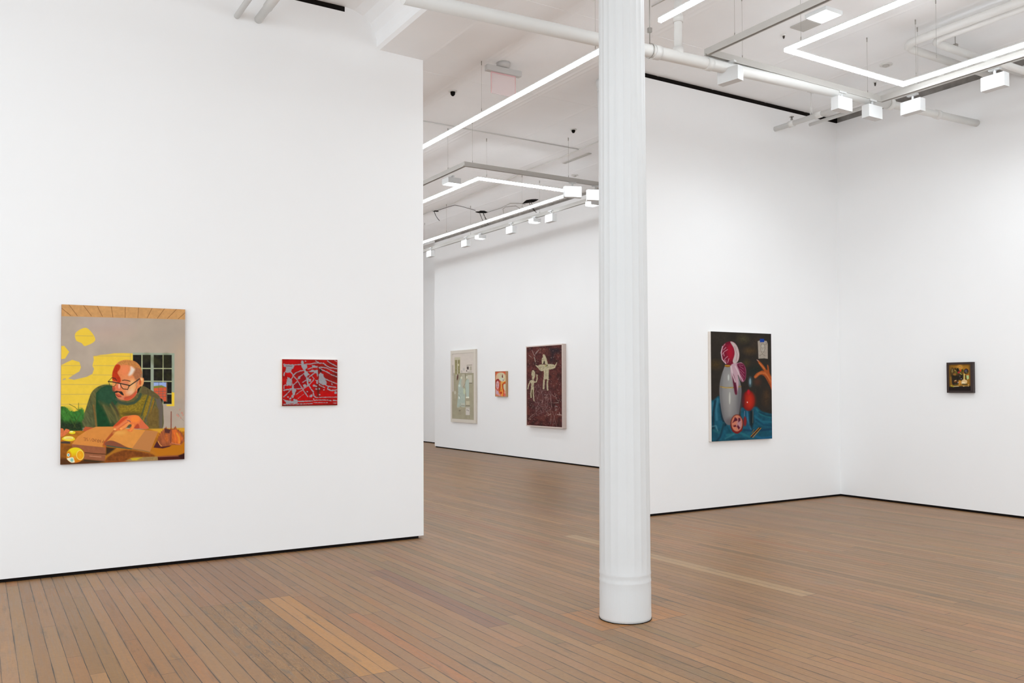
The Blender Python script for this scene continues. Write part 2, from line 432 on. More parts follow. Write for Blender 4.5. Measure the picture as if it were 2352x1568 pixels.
# ------------------------------------------------------------------ lighting tracks
ZT0, ZT1 = 4.475, 4.535
def track(name, label, segs, wpts):
    t = thing(name, label, 'light track', (segs[0][0][0], segs[0][0][1], ZT0), group='suspended lighting tracks')
    a = MB(); s = MB(); w = .04; yc = segs[0][0][1]
    for (x0, y0), (x1, y1) in segs:
        lo = (min(x0, x1)-w/2, min(y0, y1)-w/2); hi = (max(x0, x1)+w/2, max(y0, y1)+w/2)
        if x0 == x1:                                # legs butt against the cross piece
            lo = (lo[0], lo[1]+w/2); hi = (hi[0], hi[1]-w/2)
            if yc is not None and abs(y0-yc) < 1e-6: lo = (lo[0], lo[1]+w/2)
            if yc is not None and abs(y1-yc) < 1e-6: hi = (hi[0], hi[1]-w/2)
        along_x = abs(x1-x0) > abs(y1-y0)
        # two cheeks and a top make the channel; the slot lies between them
        a.box((lo[0], lo[1], ZT0+.012), (hi[0], hi[1], ZT1))
        if along_x:
            a.box((lo[0], lo[1], ZT0), (hi[0], lo[1]+.011, ZT0+.013)); a.box((lo[0], hi[1]-.011, ZT0), (hi[0], hi[1], ZT0+.013))
            s.box((lo[0]+w, lo[1]+.0115, ZT0+.008), (hi[0]-w, hi[1]-.0115, ZT0+.0119))
        else:
            a.box((lo[0], lo[1], ZT0), (lo[0]+.011, hi[1], ZT0+.013)); a.box((hi[0]-.011, lo[1], ZT0), (hi[0], hi[1], ZT0+.013))
            s.box((lo[0]+.0115, lo[1]+w, ZT0+.008), (hi[0]-.0115, hi[1]-w, ZT0+.0119))
    a.build('rail', M_TRACK, t); s.build('slot', M_DARK, t, 'dark slot along the underside of the rail')
    wires(t, wpts, HC, ZT1); return t
track('light_track', 'pale grey rectangular lighting track around the LED line near the corner',
      [((5.575, 5.63), (8.07, 5.63)), ((5.575, -2.5), (5.575, 5.63)), ((8.07, -2.5), (8.07, 5.63))],
      [(5.575, 5.3), (6.02, 5.63), (7.86, 5.63), (8.07, 5.2), (5.575, 3.6)])
track('light_track', 'pale grey lighting track hanging in the far gallery with wall washers along it',
      [((5.585, 10.2), (8.39, 10.2)), ((5.585, 10.2), (5.585, 20.5)), ((8.39, 10.2), (8.39, 20.5))],
      [(5.70, 10.2), (7.3, 10.2), (5.585, 10.7), (8.39, 12.6), (8.39, 15.1), (8.39, 17.2)])

# ------------------------------------------------------------------ wall washer heads: stem, body, lit aperture
WASH = 'wall washer heads on the tracks'
def washer(label, x, y, facing, power=1.0, lit=True, long_=.22, deep=.088, high=.13, group=WASH):
    """facing: direction (radians) the light is thrown; body is wide across it"""
    t = thing('wall_washer', label, 'track light', (x, y, ZT0), facing, group)
    L2, D2 = long_/2, deep/2
    zt = -.065; zb = zt-high; r = .012
    b = MB().tray((-D2, -L2, zb), (D2, L2, zt), 0, 1, .006, .022)
    local(b, 'body', M_METAL, t)
    local(MB().box((D2-.0215, -L2+.008, zb+.008), (D2-.018, L2-.008, zt-.008)), 'lens', M_HEAD if lit else M_METAL, t, 'bright lens' if lit else None)
    if power:                                     # the wall washer's own beam, aimed down the wall
        ld = bpy.data.lights.new('beam', 'SPOT'); ld.energy = SPOT_POWER*power; ld.color = COOL[:3]; ld.spot_size = math.radians(125)
        ld.spot_blend = 1.0; ld.shadow_soft_size = .09
        lo = bpy.data.objects.new('beam', ld); COL.objects.link(lo); lo.parent = t; lo.location = (D2+.01, 0, (zt+zb)/2)
        lo.rotation_euler = Vector((.42, 0, -.9)).to_track_quat('-Z', 'Y').to_euler()
    local(MB().tube((0, 0, zt), (0, 0, -.012), r, 12), 'stem', M_METAL, t)
    local(MB().box((-.02, -.055, -.016), (.02, .055, .002), .002), 'track_adapter', M_METAL, t)
    return t
# near room
washer('grey shaded box light at the left end of the near track, right of the column', 5.86, 5.63, math.radians(10), .3)
washer('white box light on the track corner, left of the two below the glowing corner', 7.44, 5.63, math.radians(90))
washer('small white box light hanging at the corner of the near track', 7.93, 5.63, math.radians(90))
washer('white box light just right of the near track corner', 8.13, 5.30, 0)
washer('white box light at the far right edge of the photo', 8.13, 4.46, 0)
for lab, y in (('added unseen box light brightening the right wall, nearer the corner', 2.9), ('added unseen box light brightening the right wall, nearer the viewer', 1.2)): washer(lab, 8.13, y, 0)  # two extra washers out of view, added to brighten the right wall
# far gallery, along the far wall
for lab, y in (('leftmost small box light over the far gallery wall', 16.62), ('second small box light from the left over the far wall', 15.05),
               ('box light over the gap between the beige and the maroon picture', 13.33), ('small box light just left of the bright ones beside the column', 12.05)):
    washer(lab, 8.25, y, 0, .08)
washer('first of two dazzling lamps facing the viewer, far gallery', 7.37, 10.2, math.radians(-112), 0, long_=.26, high=.16)
washer('second dazzling lamp facing the viewer, closest to the column', 7.79, 10.2, math.radians(-112), 0, long_=.26, high=.16)

# flat downlights: shallow square housings with an open, lit underside
def downlight(label, x, y, rz, size, h=.10, z=None):
    t = thing('square_downlight', label, 'track light', (x, y, ZT0), rz, 'square downlights on the tracks')
    s = size/2; zt = -.04 if z is None else z; zb = zt-h
    b = MB().tray((-s, -s, zb), (s, s, zt), 2, -1, .006, .020)
    local(b, 'body', M_METAL, t)
    local(MB().box((-s+.009, -s+.009, zb+.016), (s-.009, s-.009, zb+.0195)), 'lens', M_HEAD, t, 'bright square lens')
    local(MB().tube((0, 0, zt), (0, 0, -.010), .012, 12), 'stem', M_METAL, t)
    local(MB().box((-.02, -.055, -.016), (.02, .055, .002), .002), 'track_adapter', M_METAL, t)
    return t
downlight('square downlight with a brilliant underside at the top of the photo', 5.70, 4.47, 0, .20, .032, -.016)
downlight('small lit square downlight on the left of the far gallery track', 5.68, 10.78, 0, .20, .08)
downlight('flat lit lamp between the two leftmost boxes of the far wall', 8.30, 14.55, 0, .16, .07)
downlight('flat lit lamp beside a box light over the maroon picture', 8.30, 12.62, 0, .16, .07)
downlight('flat lit lamp half hidden by the column edge', 8.30, 10.95, 0, .16, .07)

# ------------------------------------------------------------------ pipes and ducts
mainp = thing('drain_pipe', 'thick white drain pipe crossing under the ceiling from the top left to the right wall', 'pipe', (3.0, 5.67, 4.30))
def pz(x): return 4.355 + (x-3.6)*(4.560-4.355)/(9.93-3.6)
b = MB().tube((2.6, 5.67, pz(2.6)), (8.3, 5.67, pz(8.3)), .054, 24).tube((8.3, 5.67, pz(8.3)), (XR+.002, 5.67, pz(XR)), .040, 24)
b.build('pipe', M_PIPE, mainp)
for x, r in ((5.0, .062), (5.62, .060), (8.28, .062), (9.15, .050)):
    MB().tube((x-.035, 5.67, pz(x)), (x+.035, 5.67, pz(x)), r, 24).build('coupling', M_PIPE, mainp)
b = MB().tube((5.26, 5.67, pz(5.26)), (5.26, 5.67, 5.02), .036, 20)
b.tube((5.26, 5.67, pz(5.26)), (5.26, 5.67, pz(5.26)+.085), .048, 20).tube((5.26, 5.67, 4.72), (5.26, 5.67, 4.78), .045, 20)
b.build('riser', M_PIPE, mainp)
b = MB().tube((5.26, 5.67, 4.98), (5.26, 5.80, HC-.002), .036, 20); b.build('elbow', M_PIPE, mainp)
b = MB().tube((4.93, 5.67, pz(4.93)+.05), (4.93, 5.67, HC), .0045, 8)
b.box((4.915, 5.655, 4.56), (4.945, 5.685, 4.60)).box((4.91, 5.63, 4.90), (4.95, 5.71, 4.925))
n = 20
b.path([(4.93, 5.67+.062*math.cos(a), pz(4.93)+.062*math.sin(a)) for a in [PI*.5+2*PI*k/n for k in range(n+1)]], .004, 6)
b.build('hanger', M_WIRE, mainp)

def pipe(name, label, pts, r, group=None, parts=(), rr=None):
    t = thing(name, label, 'pipe', pts[0], group=group)
    MB().path(pts, r, 18).build('pipe', M_PIPE, t)
    for (p, q, rad) in parts: MB().tube(p, q, rad, 18).build('coupling', M_PIPE, t)
    return t
# sprinkler run that enters the middle wall beside the corner
sp = pipe('sprinkler_pipe', 'white sprinkler pipe reaching the middle wall left of the corner', [(8.72, YM+.002, 4.80), (8.72, -4, 4.83)], .032,
     parts=[((8.72, 7.38, 4.80), (8.72, 7.30, 4.80), .042), ((8.72, 6.98, 4.80), (8.72, 6.88, 4.80), .039), ((8.72, 5.4, 4.81), (8.72, 5.3, 4.81), .042)])
b = MB().tube((8.72, 7.34, 4.80), (8.72, 7.34, 4.885), .012, 10).tube((8.72, 7.34, 4.885), (8.72, 7.34, 4.89), .028, 12).tube((8.72, 7.34, 4.85), (8.72, 7.34, 4.86), .016, 10)
b.build('sprinkler_head', M_WIRE, sp)
for y in (7.04, 3.0):
    b = MB().tube((8.72, y, 4.83), (8.72, y, HC), .005, 8).tube((8.70, y, 4.83), (8.70, y, 4.93), .004, 6).tube((8.74, y, 4.83), (8.74, y, 4.93), .004, 6).box((8.67, y-.015, HC-.012), (8.77, y+.015, HC)); b.build('hanger', M_PIPE, sp)
pipe('conduit_pipe', 'thinner white pipe below the sprinkler pipe near the right corner', [(8.95, 7.25, 4.80), (8.95, -4, 4.81)], .022)
pipe('conduit_pipe', 'thin white tube between the sprinkler pipe and the lower pipe by the corner', [(8.86, 7.10, 4.845), (8.86, -4, 4.85)], .012)
# paired tubes near the top right, turning into two cross tubes
pr = thing('paired_tubes', 'pair of white tubes side by side at the top right turning towards the right wall', 'pipe', (8.05, 5.4, 5.0))
MB().path([(8.05, -4, 4.98), (8.05, 5.20, 4.98), (8.07, 5.28, 4.98), (8.13, 5.34, 4.98), (8.22, 5.36, 4.98), (XR, 5.36, 4.98)], .040, 16).build('tube', M_PIPE, pr)
MB().path([(8.16, -4, 4.97), (8.16, 4.96, 4.97), (8.18, 5.04, 4.97), (8.24, 5.10, 4.97), (8.33, 5.12, 4.97), (XR, 5.12, 4.97)], .040, 16).build('tube', M_PIPE, pr)
b = MB().tube((8.60, 5.12, 5.01), (8.60, 5.12, HC), .004, 6).box((8.58, 5.10, 5.0), (8.62, 5.14, 5.03)); b.build('clamp', M_WIRE, pr)
pipe('cross_pipe', 'white pipe passing over the track to the right wall at the right edge', [(8.25, 4.62, 4.655), (XR, 4.62, 4.67)], .035)
# pipes entering the left wall near the top edge
pipe('wall_pipe', 'slim white pipe entering the left wall at the top edge, left of the pair', [(1.935, YL+.002, 4.80), (1.935, 3.0, 4.80)], .026, 'pipes entering the left wall')
lp = pipe('wall_pipe', 'thicker white pipe entering the left wall at the top edge, right of the pair', [(2.125, YL+.002, 4.81), (2.125, 3.0, 4.81)], .036, 'pipes entering the left wall',
     parts=[((2.125, 7.45, 4.81), (2.125, 7.0, 4.81), .042)])
b = MB().tube((2.09, 7.40, 4.90), (2.09, 7.40, HC), .006, 8).tube((2.09, 7.40, 4.885), (2.09, 7.40, 4.91), .014, 10); b.build('sprinkler_head', M_WIRE, lp)

# thin conduits on the ceiling of the far gallery
def conduit(label, pts, r=.008):
    o = MB().path([(x, y, HC-r-.001) for x, y in pts], r, 8).build('ceiling_conduit', M_PIPE)
    return tag(o, label, 'conduit')
conduit('thin straight conduit crossing the ceiling behind the long LED line', [(5.13, 10.56), (7.78, 10.60)])
conduit('wavy thin cable run along the far gallery ceiling', [(7.78, 9.9), (7.80, 10.6), (7.83, 11.2), (7.80, 12.1), (7.90, 13.2), (7.88, 14.3), (7.96, 15.0), (7.93, 16.4)], .007)
o = MB().path([at(1497, 15, 2, HC-.01), at(1520, 3, 2, HC-.01), at(1560, -18, 2, HC-.01)], .006, 8).build('ceiling_conduit', M_TRACK)
tag(o, 'thin conduit above the drain pipe hanger right of the column', 'conduit')
o = MB().box((8.04, 10.7, HC-.012), (8.10, 11.4, HC-.001)).build('ceiling_conduit', M_TRACK); tag(o, 'short dark-edged strip on the far ceiling near the column', 'conduit')
def cable(label, pts, r=.006, m=M_WIRE):
    o = MB().path(pts, r, 8).build('loose_cable', m); return tag(o, label, 'cable', 'loose cables in the far gallery ceiling')
P = lambda x, y, d=0.012: at(x, y, 2, HC-d)
cable('loose cable sagging on the far ceiling at left, towards the hole', [P(1000, 485), P(1030, 475), P(1045, 471), P(1060, 474), P(1092, 483)], .005, M_DARK)
cable('loose cable looping right from the ceiling hole', [P(1118, 488), P(1150, 478), P(1172, 467), P(1190, 467), P(1207, 469)], .005)
cable('curved loose wire hanging below the far ceiling', [P(1157, 490, .06), P(1155, 480, .04), P(1162, 475), P(1185, 473), P(1195, 479, .05)], .005)
# holes torn in the far ceiling: ragged dark pits with hanging scraps
def hole(label, px, py, sx, sy, wires_=0):
    c = at(px, py, 2, HC-.004); t = thing('ceiling_hole', label, 'ceiling hole', c)
    n = 11; rr = random.Random(int(px)); pts = []
    for k in range(n):
        a = 2*PI*k/n; q = rr.uniform(.6, 1.1); pts.append((c.x+sx*math.cos(a)*q, c.y+sy*math.sin(a)*q))
    bm = MB(); a_ = [bm.bm.verts.new((x, y, HC-.003)) for x, y in pts]; b_ = [bm.bm.verts.new((x, y, HC+.01)) for x, y in pts]
    for i in range(n): bm.bm.faces.new((a_[i], a_[(i+1) % n], b_[(i+1) % n], b_[i]))
    bm.bm.faces.new(a_); bm.build('pit', M_HOLE, t)
    for k in range(wires_):
        x = c.x + rr.uniform(-.5, .5)*sx; y = c.y+rr.uniform(-.5, .5)*sy
        MB().path([(x, y, HC), (x+.02, y-.02, HC-.08), (x+.05, y-.05, HC-.15-.03*k), (x+.10, y-.05, HC-.2-.03*k)], .006, 6).build('hanging_wire', M_DARK, t)
    return t
hole('ragged dark hole with dangling wires in the far gallery ceiling', 1107, 487, .14, .13, 3)
hole('dark angular hole nearer the column in the far gallery ceiling', 1216, 463, .12, .28, 2)
hole('small dark nick at the far left of the gallery ceiling', 1000, 485, .08, .08, 1)

# smoke detectors / small ceiling devices
def device(name, label, px, py, r, drop, m, cat='ceiling fitting', group=None):
    c = at(px, py, 2, HC)
    t = thing(name, label, cat, c, group=group)
    MB().lathe([(r*.9, HC-.012), (r, HC-.008), (r, HC-.0005)], c.x, c.y, 20).build('plate', M_PIPE, t)
    MB().lathe([(r*.25, HC-drop), (r*.5, HC-drop*.7), (r*.55, HC-.012)], c.x, c.y, 16).build('head', m, t)
    return t
device('ceiling_sprinkler', 'dark sprinkler head on the ceiling left of the hanging sign', 1040, 209, .055, .06, M_HOLE)
device('ceiling_sprinkler', 'dark sprinkler head on the ceiling near the column, above the far track', 1317, 297, .05, .05, M_HOLE)
device('ceiling_sprinkler', 'small round fitting on the ceiling between the near LED lines', 2035, 148, .07, .03, M_TRACK)
device('ceiling_sprinkler', 'tiny dark fitting on the ceiling above the near LED corner', 1800, 80, .02, .04, M_DARK)
device('ceiling_sprinkler', 'small dark hook under the ceiling below the right LED line', 2010, 188, .02, .05, M_DARK)
device('ceiling_sprinkler', 'small pale fitting on the ceiling beside the far lamps near the column', 1320, 402, .06, .03, M_TRACK)
c = at(1850, 60, 2, HC-.01)
tag(MB().box((c.x-.10, c.y-.11, HC-.012), (c.x+.10, c.y+.11, HC-.001), .002).build('cover_plate', M_TRACK), 'flat pale square cover plate on the ceiling beside the lit downlight', 'cover plate')
# little cylinder spotlight on its rod
c = at(2150, 157, 1, 6.0)
t = thing('spotlight', 'small white cylinder spotlight on a rod above the glowing LED corner', 'spotlight', c)
MB().tube((c.x-.02, c.y+.10, c.z-.01), (c.x, c.y-.11, c.z), .033, 18).build('barrel', M_METAL, t)
MB().tube((c.x, c.y-.1105, c.z), (c.x, c.y-.113, c.z), .022, 16).build('lens', M_HOLE, t, 'dark lens')
MB().tube((c.x-.01, c.y+.03, c.z+.03), (c.x-.01, c.y+.03, HC), .006, 8).build('rod', M_WIRE, t)
MB().path([(c.x-.06, c.y+.10, c.z+.02), (c.x-.08, c.y+.08, c.z-.04), (c.x-.04, c.y+.02, c.z-.06)], .003, 6).build('bracket', M_WIRE, t)

# ------------------------------------------------------------------ hanging sign seen from its blank side
c = at(1156, 162, 2, 5.035)
t = thing('hanging_sign', 'translucent pink-edged sign panel hanging from a grey bar under the ceiling', 'sign', (c.x, c.y, 5.0))
MB().box((c.x-.225, c.y-.035, 4.995), (c.x+.225, c.y+.035, 5.062), .008).build('housing', M_SIGNBAR, t)
MB().lathe([(.05, 5.063), (.075, 5.075), (.08, HC-.0005)], c.x, c.y, 24).build('canopy', M_SIGNBAR, t)
MB().box((c.x-.155, c.y-.005, 4.755), (c.x+.155, c.y+.005, 4.9945), .001).build('panel', M_SIGN, t, 'translucent pale panel')
b = MB().box((c.x-.160, c.y-.006, 4.755), (c.x-.1555, c.y+.006, 4.9945)).box((c.x+.1555, c.y-.006, 4.755), (c.x+.160, c.y+.006, 4.9945)).box((c.x-.155, c.y-.0065, 4.984), (c.x+.155, c.y+.0065, 4.9945))
b.build('edge', M_PINK, t, 'pink edge')

# ------------------------------------------------------------------ paintings
class Paint:
    """colour field of one canvas, mixed in display values at a grid of points given in traced coordinates"""
    def __init__(s, X, Y, base):
        s.X = X; s.Y = Y; s.C = np.tile(np.array(base, float), (len(X), 1)); s.T = (0, 0, 1); s.aa = .45
    def fr(s, ox, oy, sc): s.T = (ox, oy, sc); return s
    def tp(s, pts):
        a = np.array(pts, float); return np.stack([s.T[0]+a[:, 0]/s.T[2], s.T[1]+a[:, 1]/s.T[2]], 1)
    @staticmethod
    def vnoise(x, y, seed=0):
        xi = np.floor(x).astype(np.int64); yi = np.floor(y).astype(np.int64); fx = x-xi; fy = y-yi
        fx = fx*fx*(3-2*fx); fy = fy*fy*(3-2*fy)
        def h(a, b):
            n = (a*374761393 + b*668265263 + seed*974634777) & 0xffffffff
            n = ((n ^ (n >> 13))*1274126177) & 0xffffffff
            return ((n ^ (n >> 16)) & 0xffff)/65535.0
        return (h(xi, yi)*(1-fx)+h(xi+1, yi)*fx)*(1-fy) + (h(xi, yi+1)*(1-fx)+h(xi+1, yi+1)*fx)*fy
    def noise(s, x, y, scale, seed=0, oct=3, ang=0.0, stretch=1.0):
        c, q = math.cos(ang), math.sin(ang); u = (x*c+y*q)/scale/stretch; v = (-x*q+y*c)/scale; t = 0; a = .5; n = 0
        for k in range(oct): t = t + a*s.vnoise(u*2**k, v*2**k, seed+k*17); n += a; a *= .5
        return t/n
    @staticmethod
    def smooth(pts, k=6):
        n = len(pts); out = []
        for i in range(n):
            p0, p1, p2, p3 = pts[i-1], pts[i], pts[(i+1) % n], pts[(i+2) % n]
            for j in range(k):
                t = j/k; out.append(.5*((2*p1)+(-p0+p2)*t+(2*p0-5*p1+4*p2-p3)*t*t+(-p0+3*p1-3*p2+p3)*t**3))
        return np.array(out)
    def _put(s, idx, m, col, tex, grad):
        c = np.tile(np.array(col, float), (len(idx), 1)); x = s.X[idx]; y = s.Y[idx]
        if grad:
            c2, gx0, gy0, gx1, gy1 = grad; (a, b), (d, e) = s.tp([(gx0, gy0), (gx1, gy1)])
            t = np.clip(((x-a)*(d-a)+(y-b)*(e-b))/((d-a)**2+(e-b)**2), 0, 1)[:, None]; c = c*(1-t)+np.array(c2, float)*t
        if tex:
            amp, sc = tex[0], tex[1]; seed = tex[2] if len(tex) > 2 else 3; ang = tex[3] if len(tex) > 3 else 0; st = tex[4] if len(tex) > 4 else 1
            c = c*(1+amp*(s.noise(x, y, sc, seed, 3, ang, st)-.5)[:, None]*2)
        m = m[:, None]; s.C[idx] = s.C[idx]*(1-m)+c*m
    def poly(s, pts, col, soft=0, tex=None, grad=None, a=1.0, curve=False, wob=0):
        P = s.tp(pts)
        if curve: P = s.smooth(P)
        sf = max(s.aa, soft/s.T[2]); pad = sf*1.5+.5
        idx = np.nonzero((s.X > P[:, 0].min()-pad) & (s.X < P[:, 0].max()+pad) & (s.Y > P[:, 1].min()-pad) & (s.Y < P[:, 1].max()+pad))[0]
        if not len(idx): return s
        x = s.X[idx]; y = s.Y[idx]; D = np.full(len(idx), 1e9); ins = np.zeros(len(idx), bool)
        for i in range(len(P)):
            x0, y0 = P[i-1]; x1, y1 = P[i]; dx, dy = x1-x0, y1-y0; L = dx*dx+dy*dy+1e-12
            t = np.clip(((x-x0)*dx+(y-y0)*dy)/L, 0, 1); D = np.minimum(D, (x-x0-t*dx)**2+(y-y0-t*dy)**2)
            c = (y0 > y) != (y1 > y)
            if abs(dy) > 1e-12: ins ^= c & (x < dx*(y-y0)/dy+x0)
        d = np.sqrt(D)*np.where(ins, 1, -1)
        if wob: d = d + (s.noise(x, y, 1.6, 5, 2)-.5)*2*wob/s.T[2]
        s._put(idx, np.clip(.5+d/(2*sf), 0, 1)*a, col, tex, grad); return s
    def blob(s, pts, col, **k): return s.poly(pts, col, curve=True, **k)
    def ell(s, cx, cy, rx, ry, col, rot=0, **k):
        c, q = math.cos(rot), math.sin(rot)
        return s.poly([(cx+rx*math.cos(t)*c-ry*math.sin(t)*q, cy+rx*math.cos(t)*q+ry*math.sin(t)*c) for t in np.linspace(0, 2*PI, 22)[:-1]], col, **k)
    def line(s, pts, w, col, a=1.0, soft=0, tex=None, wob=0, taper=False):
        P = s.tp(pts); hw = w/2/s.T[2]; sf = max(s.aa*.8, soft/s.T[2]); pad = hw+sf*2
        idx = np.nonzero((s.X > P[:, 0].min()-pad) & (s.X < P[:, 0].max()+pad) & (s.Y > P[:, 1].min()-pad) & (s.Y < P[:, 1].max()+pad))[0]
        if not len(idx): return s
        x = s.X[idx]; y = s.Y[idx]; best = np.full(len(idx), -1e9); n = len(P)-1
        for i in range(n):
            x0, y0 = P[i]; x1, y1 = P[i+1]; dx, dy = x1-x0, y1-y0; L = dx*dx+dy*dy+1e-12
            t = np.clip(((x-x0)*dx+(y-y0)*dy)/L, 0, 1); d = np.sqrt((x-x0-t*dx)**2+(y-y0-t*dy)**2)
            h = hw*(1-.8*(i+t)/n) if taper else hw
            best = np.maximum(best, h-d)
        if wob: best = best + (s.noise(x, y, 1.4, 9, 2)-.5)*2*wob/s.T[2]
        s._put(idx, np.clip(.5+best/(2*sf), 0, 1)*a*min(1, .35+hw/(s.aa)), col, tex, None); return s

def homog(src, dst):
    A = []; B = []
    for (u, v), (x, y) in zip(src, dst):
        A.append([u, v, 1, 0, 0, 0, -u*x, -v*x]); B.append(x); A.append([0, 0, 0, u, v, 1, -u*y, -v*y]); B.append(y)
    h = np.linalg.solve(np.array(A, float), np.array(B, float)); return np.append(h, 1).reshape(3, 3)

def paint_material(name, rough=.7, bump=.15):
    m = bpy.data.materials.new(name); m.use_nodes = True; nt = m.node_tree; b = nt.nodes['Principled BSDF']
    a = nt.nodes.new('ShaderNodeAttribute'); a.attribute_name = 'paint'; nt.links.new(a.outputs['Color'], b.inputs['Base Color'])
    b.inputs['Roughness'].default_value = rough; b.inputs['Specular IOR Level'].default_value = .12
    tc = nt.nodes.new('ShaderNodeTexCoord'); n = nt.nodes.new('ShaderNodeTexNoise'); n.inputs['Scale'].default_value = 240
    nt.links.new(tc.outputs['Object'], n.inputs['Vector'])
    bp = nt.nodes.new('ShaderNodeBump'); bp.inputs['Strength'].default_value = bump; bp.inputs['Distance'].default_value = .001
    nt.links.new(n.outputs['Fac'], bp.inputs['Height']); nt.links.new(bp.outputs[0], b.inputs['Normal']); return m
M_PAINT = paint_material('oil_paint')
PAINT_GAIN = 1.02

def picture(label, corners, axis, wallpos, depth, edge_mat, painter, base, nu, nv, frame=None, group='paintings on the gallery walls', inset_quad=None, gain=1.0):
    """corners: traced TL, TR, BR, BL of the front face (or whole frame front). axis/wallpos: plane of the wall"""
    fp = wallpos - depth
    P = [at(x, y, axis, fp) for x, y in corners]
    h = 1-axis                                   # the horizontal axis that runs along the wall
    a0 = (P[0][h]+P[3][h])/2; a1 = (P[1][h]+P[2][h])/2; zt = (P[0].z+P[1].z)/2; zb = (P[2].z+P[3].z)/2
    def pt(a, z, d):
        v = [0, 0, z]; v[h] = a; v[axis] = d; return tuple(v)
    lo, hi = min(a0, a1), max(a0, a1); ctr = Vector(pt((lo+hi)/2, zb, wallpos))
    t = thing('painting', label, 'painting', ctr, group=group)
    q = inset_quad or corners
    Q = [at(x, y, axis, fp) for x, y in q]
    b0 = (Q[0][h]+Q[3][h])/2; b1 = (Q[1][h]+Q[2][h])/2; yt = (Q[0].z+Q[1].z)/2; yb = (Q[2].z+Q[3].z)/2
    if frame is None:
        MB().box(pt(lo, zb, min(fp+.0012, wallpos-.001)), pt(hi, zt, wallpos-.001)).build('canvas', edge_mat, t)
        face = fp
    else:
        rec = .006; b = MB(); l2, h2 = min(b0, b1), max(b0, b1)
        b.box(pt(lo, zb, fp), pt(l2, zt, wallpos-.001)); b.box(pt(h2, zb, fp), pt(hi, zt, wallpos-.001))
        b.box(pt(l2, yt, fp), pt(h2, zt, wallpos-.001)); b.box(pt(l2, zb, fp), pt(h2, yb, wallpos-.001))
        b.build('frame', frame, t); face = fp+rec
    # painted grid
    H = homog([(0, 0), (1, 0), (1, 1), (0, 1)], q)  # maps the canvas grid to image pixel positions, where the shapes were traced
    u, v = np.meshgrid(np.linspace(0, 1, nu), np.linspace(0, 1, nv)); u = u.ravel(); v = v.ravel()
    w_ = H[2, 0]*u+H[2, 1]*v+H[2, 2]; X = (H[0, 0]*u+H[0, 1]*v+H[0, 2])/w_; Y = (H[1, 0]*u+H[1, 1]*v+H[1, 2])/w_
    p = Paint(X, Y, base); painter(p)
    C = np.clip(p.C*PAINT_GAIN*gain, 0, 250)
    rgb = np.ones((len(u), 4), np.float32); rgb[:, :3] = lin(C)
    co = np.zeros((len(u), 3), np.float32); co[:, h] = b0+(b1-b0)*u; co[:, 2] = yt+(yb-yt)*v; co[:, axis] = face
    i = np.arange(nu-1); j = np.arange(nv-1); I, J = np.meshgrid(i, j); k = (J*nu+I).ravel()
    faces = np.stack([k, k+nu, k+nu+1, k+1], 1)
    me = bpy.data.meshes.new('painted_surface'); nF = len(faces)
    me.vertices.add(len(co)); me.vertices.foreach_set('co', co.ravel())
    me.loops.add(nF*4); me.loops.foreach_set('vertex_index', faces.ravel().astype(np.int32))
    me.polygons.add(nF); me.polygons.foreach_set('loop_start', np.arange(0, nF*4, 4, dtype=np.int32))
    me.polygons.foreach_set('loop_total', np.full(nF, 4, np.int32)); me.update(calc_edges=True)
    at_ = me.attributes.new('paint', 'FLOAT_COLOR', 'POINT'); at_.data.foreach_set('color', rgb.ravel())
    me.materials.append(M_PAINT)
    o = bpy.data.objects.new('painted_surface', me); COL.objects.link(o); o.parent = t; o.matrix_parent_inverse = t.matrix_world.inverted()
    return t

